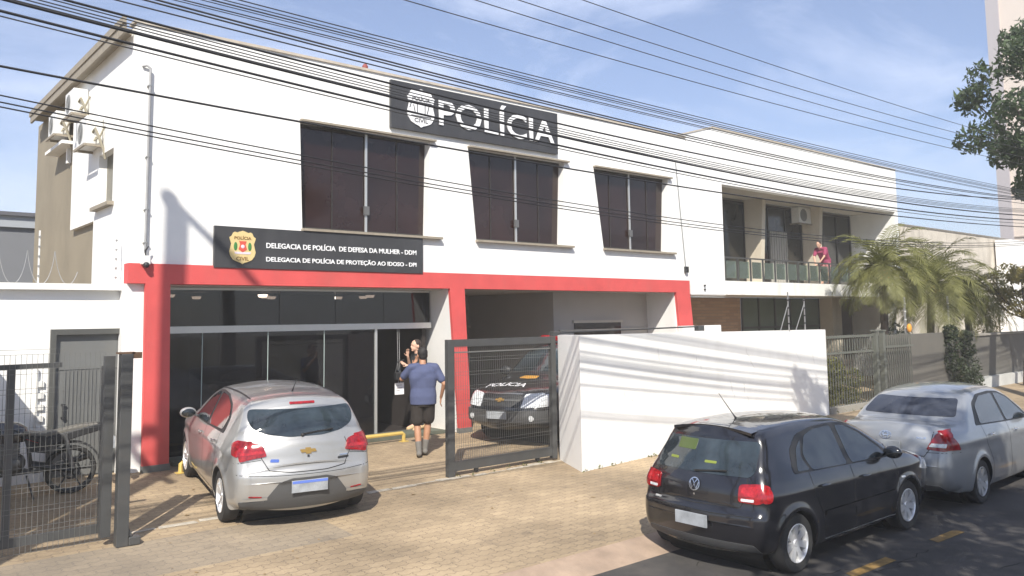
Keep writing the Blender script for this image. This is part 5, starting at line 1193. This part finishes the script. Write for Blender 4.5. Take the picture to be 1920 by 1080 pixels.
def fuse(f, name, m, parent, vox=.008, it=3):
    o = f.build(name, m, None); r_ = o.modifiers.new('r', 'REMESH'); r_.mode = 'VOXEL'; r_.voxel_size = vox
    s_ = o.modifiers.new('s', 'SMOOTH'); s_.iterations = it; s_.factor = .6
    dg = bpy.context.evaluated_depsgraph_get(); dg.update(); me = bpy.data.meshes.new_from_object(o.evaluated_get(dg)); bpy.data.objects.remove(o)
    me.polygons.foreach_set('use_smooth', [True]*len(me.polygons)); me.materials.clear(); return link(name, me, m, parent)
def hand(f, w_, d, side, curl=.5, s=1.0):
    """w_ wrist, d direction, side: lateral vector towards the thumb"""
    w_ = Vector(w_); d = Vector(d).normalized(); t = Vector(side); t = (t-d*t.dot(d)).normalized(); n = d.cross(t)
    for k in (-1, -.3, .4, 1): capsule(f, w_+d*.01*s, w_+d*.085*s+t*.026*k*s, .017*s, .013*s, 8)
    for k, L_ in zip((1, .35, -.35, -1), (.068, .078, .072, .055)):
        b = w_+d*.088*s+t*.028*k*s; d1 = (d+n*curl*.5).normalized(); d2 = (d+n*curl*1.3).normalized(); m1 = b+d1*L_*.5*s; capsule(f, b, m1, .0088*s, .008*s, 8); capsule(f, m1, m1+d2*L_*.5*s, .008*s, .0065*s, 8)
    b = w_+d*.025*s+t*.028*s; m1 = b+(d*.6+t*.75).normalized()*.038*s; capsule(f, b, m1, .012*s, .0095*s, 8); capsule(f, m1, m1+(d*.85+t*.35+n*curl*.3).normalized()*.03*s, .0095*s, .0075*s, 8)
def head(f, c_, fd, tilt=0, s=1.0):
    """adds skull, jaw, nose, ears; c_ head centre, fd facing direction"""
    fd = Vector(fd).normalized(); up = Vector((0, 0, 1)); fd = (fd+up*tilt).normalized(); sd_ = fd.cross(up).normalized(); up = sd_.cross(fd); M_ = Matrix((sd_, fd, up)).transposed(); c_ = Vector(c_)
    f.ball(c_+up*.02*s, .076*s, .094*s, .098*s, 22, 14, M_); f.ball(c_+fd*.028*s-up*.045*s, .058*s, .066*s, .062*s, 18, 12, M_); f.ball(c_+fd*.075*s-up*.085*s, .024*s, .022*s, .02*s, 10, 8, M_)
    f.ball(c_+fd*.098*s-up*.018*s, .012*s, .018*s, .026*s, 10, 8, M_); f.ball(c_+fd*.09*s-up*.052*s, .024*s, .012*s, .01*s, 10, 6, M_); f.ball(c_+fd*.088*s+up*.03*s, .045*s, .012*s, .01*s, 10, 6, M_)
    for q in (1, -1): f.ball(c_+sd_*.078*s*q-fd*.005*s-up*.012*s, .012*s, .022*s, .034*s, 10, 8, M_)
    return c_, sd_, fd, up, M_
def person(label, loc, rz, P, skin, hair, shirt, lower, shoe, sleeves='short', legs='short', extra=None, s=1.0, hairlen=.0, cap=False, socks=None):
    """P joints in local coordinates: +y is forward, z up, x right"""
    rt = empty('person', loc, rz, label, 'person'); rt.scale = (s, s, s); f = MB(); V_ = {k: Vector(v) for k, v in P.items() if not k.startswith('_')}
    hip, chest, neck, hd_ = V_['hip'], V_['chest'], V_['neck'], V_['head']; fd = Vector(P.get('_face', (0, 1, 0))); tl = P.get('_tilt', 0)
    tw = P.get('_w', 1.0)
    def torso(f, g_, lo=0):
        w0 = hip.lerp(chest, .45); L_ = [(hip.x, hip.y, hip.z-.10-lo, (.165+g_)*tw, .11+g_), (hip.x, hip.y, hip.z, (.17+g_)*tw, .118+g_), (w0.x, w0.y+.01, w0.z, (.158+g_)*tw, .115+g_), (chest.x, chest.y, chest.z, (.182+g_)*tw, .122+g_), (chest.x, chest.y, chest.z+.10, (.18+g_)*tw, .105+g_), (neck.x, neck.y-.01, neck.z-.05, (.11+g_*.6)*tw, .075+g_*.6), (neck.x, neck.y, neck.z-.015, .06+g_*.5, .06+g_*.5)]
        rings(f, L_)
    torso(f, 0); capsule(f, neck-Vector((0, 0, .05)), hd_-Vector((0, 0, .05)), .058, .052); hc = head(f, hd_, fd, tl)
    for q in 'LR':
        sh_, el_, wr_ = V_['sh'+q], V_['el'+q], V_['wr'+q]; capsule(f, sh_, el_, .05, .038); capsule(f, el_, wr_, .037, .025)
        capsule(f, wr_, wr_+(wr_-el_).normalized()*.02, .025, .022); hand(f, wr_+(wr_-el_).normalized()*.015, P.get('_hd'+q, (wr_-el_)), P.get('_th'+q, (0, 1, 0)), P.get('_curl'+q, .5))
        hp, kn, an = V_['hp'+q], V_['kn'+q], V_['an'+q]; capsule(f, hp, kn, .085, .055); capsule(f, kn, kn.lerp(an, .35), .052, .056); capsule(f, kn.lerp(an, .35), an, .056, .036)
        td = Vector(P.get('_toe'+q, (0, 1, -.25))).normalized(); capsule(f, an+Vector((0, 0, -.02)), an+td*.15+Vector((0, 0, -.03)), .036, .03)
    body = fuse(f, 'body', skin, rt, .0065, 2)
    f = MB(); torso(f, .022, .03)
    for q in 'LR':
        sh_, el_, wr_ = V_['sh'+q], V_['el'+q], V_['wr'+q]
        if sleeves == 'short': e = sh_.lerp(el_, .72); capsule(f, sh_, e, .07, .066); capsule(f, sh_.lerp(neck, .55)-Vector((0, 0, .02)), sh_, .062, .07)
        else: capsule(f, sh_, el_, .066, .052); capsule(f, el_, el_.lerp(wr_, .92), .052, .04)
    if P.get('_belly'): f.ball(hip+Vector((0, .05, .1)), .17, .14, .16)
    fuse(f, 'shirt', shirt, rt, .009, 3)
    f = MB(); rings(f, [(hip.x, hip.y, hip.z-.16, .15, .11), (hip.x, hip.y, hip.z-.06, .182*tw, .13), (hip.x, hip.y, hip.z+.03, .175*tw, .125)])
    for q in 'LR':
        hp, kn, an = V_['hp'+q], V_['kn'+q], V_['an'+q]
        if legs == 'short': capsule(f, hp, hp.lerp(kn, .80), .105, .105)
        else: capsule(f, hp, kn, .098, .07); capsule(f, kn, kn.lerp(an, .93), .07, .055)
    fuse(f, 'shorts' if legs == 'short' else 'trousers', lower, rt, .009, 3)
    for q in 'LR':
        an = V_['an'+q]; td = Vector(P.get('_toe'+q, (0, 1, -.25))).normalized(); f = MB(); capsule(f, an+Vector((0, 0, -.035))-td*.035, an+td*.16+Vector((0, 0, -.045)), .045, .038)
        fuse(f, 'shoe', shoe, rt, .008, 2)
        if socks: f = MB(); kn = V_['kn'+q]; capsule(f, an, an.lerp(kn, .33), .044, .052); fuse(f, 'sock', socks, rt, .008, 2)
    c_, sd_, fd2, up, M_ = hc; f = MB()
    f.ball(c_+up*.036-fd2*.018, .083, .093, .092, 22, 14, M_); f.ball(c_-fd2*.045-up*.01, .070, .055, .07, 16, 10, M_)
    if hairlen: capsule(f, c_-fd2*.06, c_-fd2*.08-up*hairlen, .06, .03)
    h_ = fuse(f, 'cap' if cap else 'hair', hair, rt, .007, 2)
    if cap: f = MB(); f.ball(c_+fd2*.10+up*.065, .065, .06, .01, 14, 6, M_); f.build('cap_peak', hair, h_, smooth=True)
    f = MB()
    for q in (1, -1): f.ball(c_+fd2*.083+sd_*.03*q+up*.012, .011, .007, .006, 8, 6, M_)
    f.build('eyes', M_blk, body)
    return rt
M_skin1 = mat('tanned_skin', (.42, .22, .13), .55); M_skin2 = mat('light_skin', (.62, .38, .27), .55); M_skin3 = mat('ruddy_skin', (.6, .36, .26), .55)
M_navy = mat('faded_blue_cotton', (.075, .09, .17), .9, var=.12, vscale=9); M_sh = mat('black_shorts', (.03, .024, .02), .85, var=.2, vscale=8)
M_hair = mat('dark_hair', (.02, .017, .015), .7); M_hairb = mat('brown_hair', (.035, .024, .02), .7); M_grey = mat('grey_sock_fabric', (.16, .15, .135), .9); M_dkc = mat('dark_trousers', (.03, .032, .035), .85); M_mag = mat('magenta_cotton', (.3, .05, .11), .85, var=.1, vscale=8)
M_pink = mat('pink_shorts', (.4, .17, .17), .85); M_tan = mat('tan_shoe', (.5, .36, .2), .7); M_char = mat('charcoal_shirt', (.025, .027, .03), .85)
# local frame: +y forward. man in blue walks to the door (away from the camera)
person('man in blue T-shirt and black shorts walking to the entrance, seen from behind', (7.70, 11.42, .256), R(-32),
    dict(hip=(0, 0, .95), chest=(0, .01, 1.24), neck=(0, .015, 1.47), head=(-.01, .055, 1.60), shL=(-.19, .0, 1.40), elL=(-.34, .10, 1.22), wrL=(-.16, .20, 1.42), shR=(.19, .0, 1.40), elR=(.33, -.06, 1.14), wrR=(.29, .06, .93),
         hpL=(-.09, 0, .90), knL=(-.095, .04, .50), anL=(-.07, -.06, .09), hpR=(.09, 0, .90), knR=(.08, .11, .52), anR=(.03, .10, .10), _face=(-.25, 1, 0), _hdL=(.5, .2, .8), _thL=(0, .5, .5), _curlL=.9, _hdR=(-.1, .3, -1), _w=1.12, _belly=1),
    M_skin1, M_hair, M_navy, M_sh, M_grey, cap=True, socks=M_grey, s=1.04)
person('person in dark clothes standing in the doorway facing the street', (8.97, 13.45, .40), R(85),
    dict(hip=(0, 0, .92), chest=(0, 0, 1.2), neck=(0, .02, 1.44), head=(0, .06, 1.57), shL=(-.17, 0, 1.36), elL=(-.2, .1, 1.1), wrL=(-.1, .28, 1.2), shR=(.17, 0, 1.36), elR=(.22, .06, 1.08), wrR=(.06, .2, 1.36),
         hpL=(-.09, 0, .88), knL=(-.1, .03, .48), anL=(-.1, 0, .09), hpR=(.09, 0, .88), knR=(.1, .02, .48), anR=(.11, .02, .09), _hdR=(-.2, .2, 1), _w=.92),
    M_skin2, M_hairb, M_char, M_dkc, M_tan, sleeves='short', legs='long', s=1.02)
person('person in magenta top and pink shorts leaning on the balcony railing', (24.4, 13.4, 3.43), R(88),
    dict(hip=(0, -.12, .93), chest=(0, .08, 1.17), neck=(0, .2, 1.37), head=(0, .29, 1.47), shL=(-.18, .16, 1.30), elL=(-.2, .30, 1.02), wrL=(-.08, .42, .80), shR=(.18, .16, 1.30), elR=(.2, .30, 1.02), wrR=(.08, .42, .80),
         hpL=(-.09, -.12, .88), knL=(-.1, -.08, .48), anL=(-.1, -.1, .09), hpR=(.09, -.12, .88), knR=(.1, -.03, .48), anR=(.11, -.02, .09), _tilt=-.4, _w=1.05),
    M_skin3, M_hairb, M_mag, M_pink, M_tan, s=.88)
f = MB(); f.box(-.09, .09, -.05, .05, -.12, .02)
bg_ = empty('shoulder_bag', (8.44, 13.33, 1.50), 0, 'black bag held beside the doorway behind the paper notice', 'bag')
f.build('pouch', M_blk, bg_, bevel=.02); f = MB(); f.tube([(-.08, 0, .02), (-.03, 0, .22), (.1, -.02, .25)], .012, 6); f.build('strap', M_blk, bg_)

# ================================================================ motorcycle (local: +x forward)
Mo = empty('parked_motorcycle', (2.62, 12.2, .29), R(172), 'dark motorcycle parked behind the left mesh gate', 'motorcycle')
def mwheel(x, r_, wd):
    f = MB(); f.lathe([(r_*.86, -wd*.4), (r_*.93, -wd/2), (r_*.99, -wd*.3), (r_, 0), (r_*.99, wd*.3), (r_*.93, wd/2), (r_*.86, wd*.4)], None, 40, True); t = f.build('wheel', M_rubber, Mo, smooth=True); t.location = (x, 0, r_)
    f = MB(); f.lathe([(r_*.86, -.03), (r_*.8, -.02), (r_*.8, .02), (r_*.86, .03)], None, 36, True); f.lathe([(0, -.06), (.05, -.06), (.06, 0), (.05, .06), (0, .06)], None, 16)
    for k in range(6):
        a = k*math.pi/3; f.bar((.04*math.cos(a), 0, .04*math.sin(a)), (r_*.82*math.cos(a), 0, r_*.82*math.sin(a)), .03, .02)
    f.lathe([(.09, .05), (.12, .05), (.12, .055), (.09, .055)], None, 24, True); f.build('rim', mat('dark_rim', (.05, .05, .05), .4, .6), t); return t
mwheel(0, .31, .12); mwheel(1.32, .31, .10)
M_mgrey = mat('engine_metal', (.16, .16, .155), .45, .7, var=.2, vscale=12)
f = MB(); f.tube([(0, .12, .31), (.45, .12, .42)], .03, 8); f.tube([(0, -.12, .31), (.45, -.12, .42)], .03, 8); f.tube([(.45, 0, .35), (.5, 0, .75), (1.02, 0, .9)], .03, 8); f.tube([(.45, 0, .33), (.85, 0, .3), (1.0, 0, .85)], .028, 8); f.tube([(.45, .1, .72), (-.25, .1, .86)], .02, 8); f.tube([(.45, -.1, .72), (-.25, -.1, .86)], .02, 8); f.build('frame', M_blk, Mo, smooth=True)
f = MB(); f.ball((.68, 0, .45), .17, .12, .15); f.box(.6, .8, -.1, .1, .5, .72); 
for k in range(6): f.box(.58, .82, -.12, .12, .52+k*.035, .53+k*.035)
f.build('engine', M_mgrey, Mo, smooth=True)
f = MB()
rings(f, [(.75, 0, .72, .24, .12), (.75, 0, .8, .27, .14), (.76, 0, .9, .25, .13), (.78, 0, .97, .17, .09), (.78, 0, .99, .08, .04)]); f.build('fuel_tank', mat('tank_paint', (.02, .02, .022), .2, coat=1), Mo, smooth=True)
f = MB(); P_ = [(-.32, .86), (-.3, .90), (-.1, .89), (.15, .84), (.35, .82), (.55, .86), (.55, .80), (.3, .76), (0, .79), (-.28, .83)]; f.prism(P_, -.11, .11); fuse(f, 'seat', mat('worn_seat', (.14, .13, .11), .6, var=.2, vscale=8), Mo, .012, 6)
f = MB(); f.prism([(-.34, .80), (-.46, .86), (-.44, .9), (-.25, .88), (.3, .74), (.45, .62), (.3, .62), (-.1, .74)], -.12, .12); fuse(f, 'tail_fairing', M_blk, Mo, .012, 4)
f = MB(); f.ball((-.46, 0, .86), .05, .07, .035); f.build('tail_light', M_tail, Mo, smooth=True)
f = MB(); f.box(-.52, -.50, -.1, .1, .55, .70); f.build('license_plate', M_plate, Mo)
f = MB(); f.tube([(-.42, 0, .80), (-.5, 0, .68), (-.44, 0, .55)], .02, 6); pts = [(.37*math.cos(R(a)), .31+.37*math.sin(R(a))) for a in range(60, 175, 12)]
f.prism([(-p[0]*-1, p[1]) for p in pts]+[(q[0]*.94, .31+(q[1]-.31)*.94) for q in reversed(pts)], -.07, .07); f.build('mudguard', M_blk, Mo)
f = MB(); f.tube([(.75, -.13, .38), (.4, -.16, .3), (.1, -.18, .36), (-.25, -.18, .45)], [.025, .03, .045, .045], 10); f.build('exhaust_pipe', M_mgrey, Mo, smooth=True)
f = MB(); f.tube([(1.32, .09, .31), (1.06, .09, .98)], .025, 8); f.tube([(1.32, -.09, .31), (1.06, -.09, .98)], .025, 8); f.build('front_fork', M_mgrey, Mo)
f = MB(); f.tube([(.92, .36, 1.04), (1.0, .2, 1.07), (1.04, 0, 1.02), (1.0, -.2, 1.07), (.92, -.36, 1.04)], .015, 8); f.tube([(1.0, .25, 1.07), (1.05, .3, 1.25)], .008, 6); f.tube([(1.0, -.25, 1.07), (1.05, -.3, 1.25)], .008, 6); f.ball((1.05, .32, 1.28), .02, .07, .045); f.ball((1.05, -.32, 1.28), .02, .07, .045); f.build('handlebar', M_blk, Mo, smooth=True)
f = MB(); f.ball((1.16, 0, .93), .1, .09, .1); f.build('headlight', M_clear, Mo, smooth=True)
f = MB()
for sg in (1, -1): f.tube([(-.02, sg*.13, .33), (.08, sg*.12, .78)], .03, 8)
f.build('shock_absorber', M_mgrey, Mo)
f = MB(); f.tube([(.5, .14, .3), (.42, .28, .02)], .014, 6); f.build('kickstand', M_blk, Mo)
f = MB(); f.prism([(.3, .78), (.55, .80), (.5, .6), (.25, .55)], .10, .135); f.prism([(.34, .72), (.5, .76), (.52, .74), (.36, .70)], .135, .14); f.build('side_panel', M_blk, Mo)
f = MB(); f.bar((.38, .142, .70), (.52, .142, .76), .012, .004); f.build('red_stripe', M_tail2, Mo)

# ================================================================ haze
HZ = 0.0026  # thin even haze added in place of a lens veil, lifts the darks
if HZ:
    f = MB(); f.box(-135, 245, -135, 245, -1.2, 28.5); hz = f.build('haze', None); tag(hz, kind='stuff')
    hm = bpy.data.materials.new('lens_veil_haze'); hm.use_nodes = True; t = hm.node_tree; t.nodes.clear()
    o_ = t.nodes.new('ShaderNodeOutputMaterial'); pv = t.nodes.new('ShaderNodeVolumePrincipled'); pv.inputs['Color'].default_value = (.95, .93, .9, 1); pv.inputs['Density'].default_value = HZ; pv.inputs['Anisotropy'].default_value = 0
    t.links.new(pv.outputs[0], o_.inputs['Volume']); hz.data.materials.append(hm)
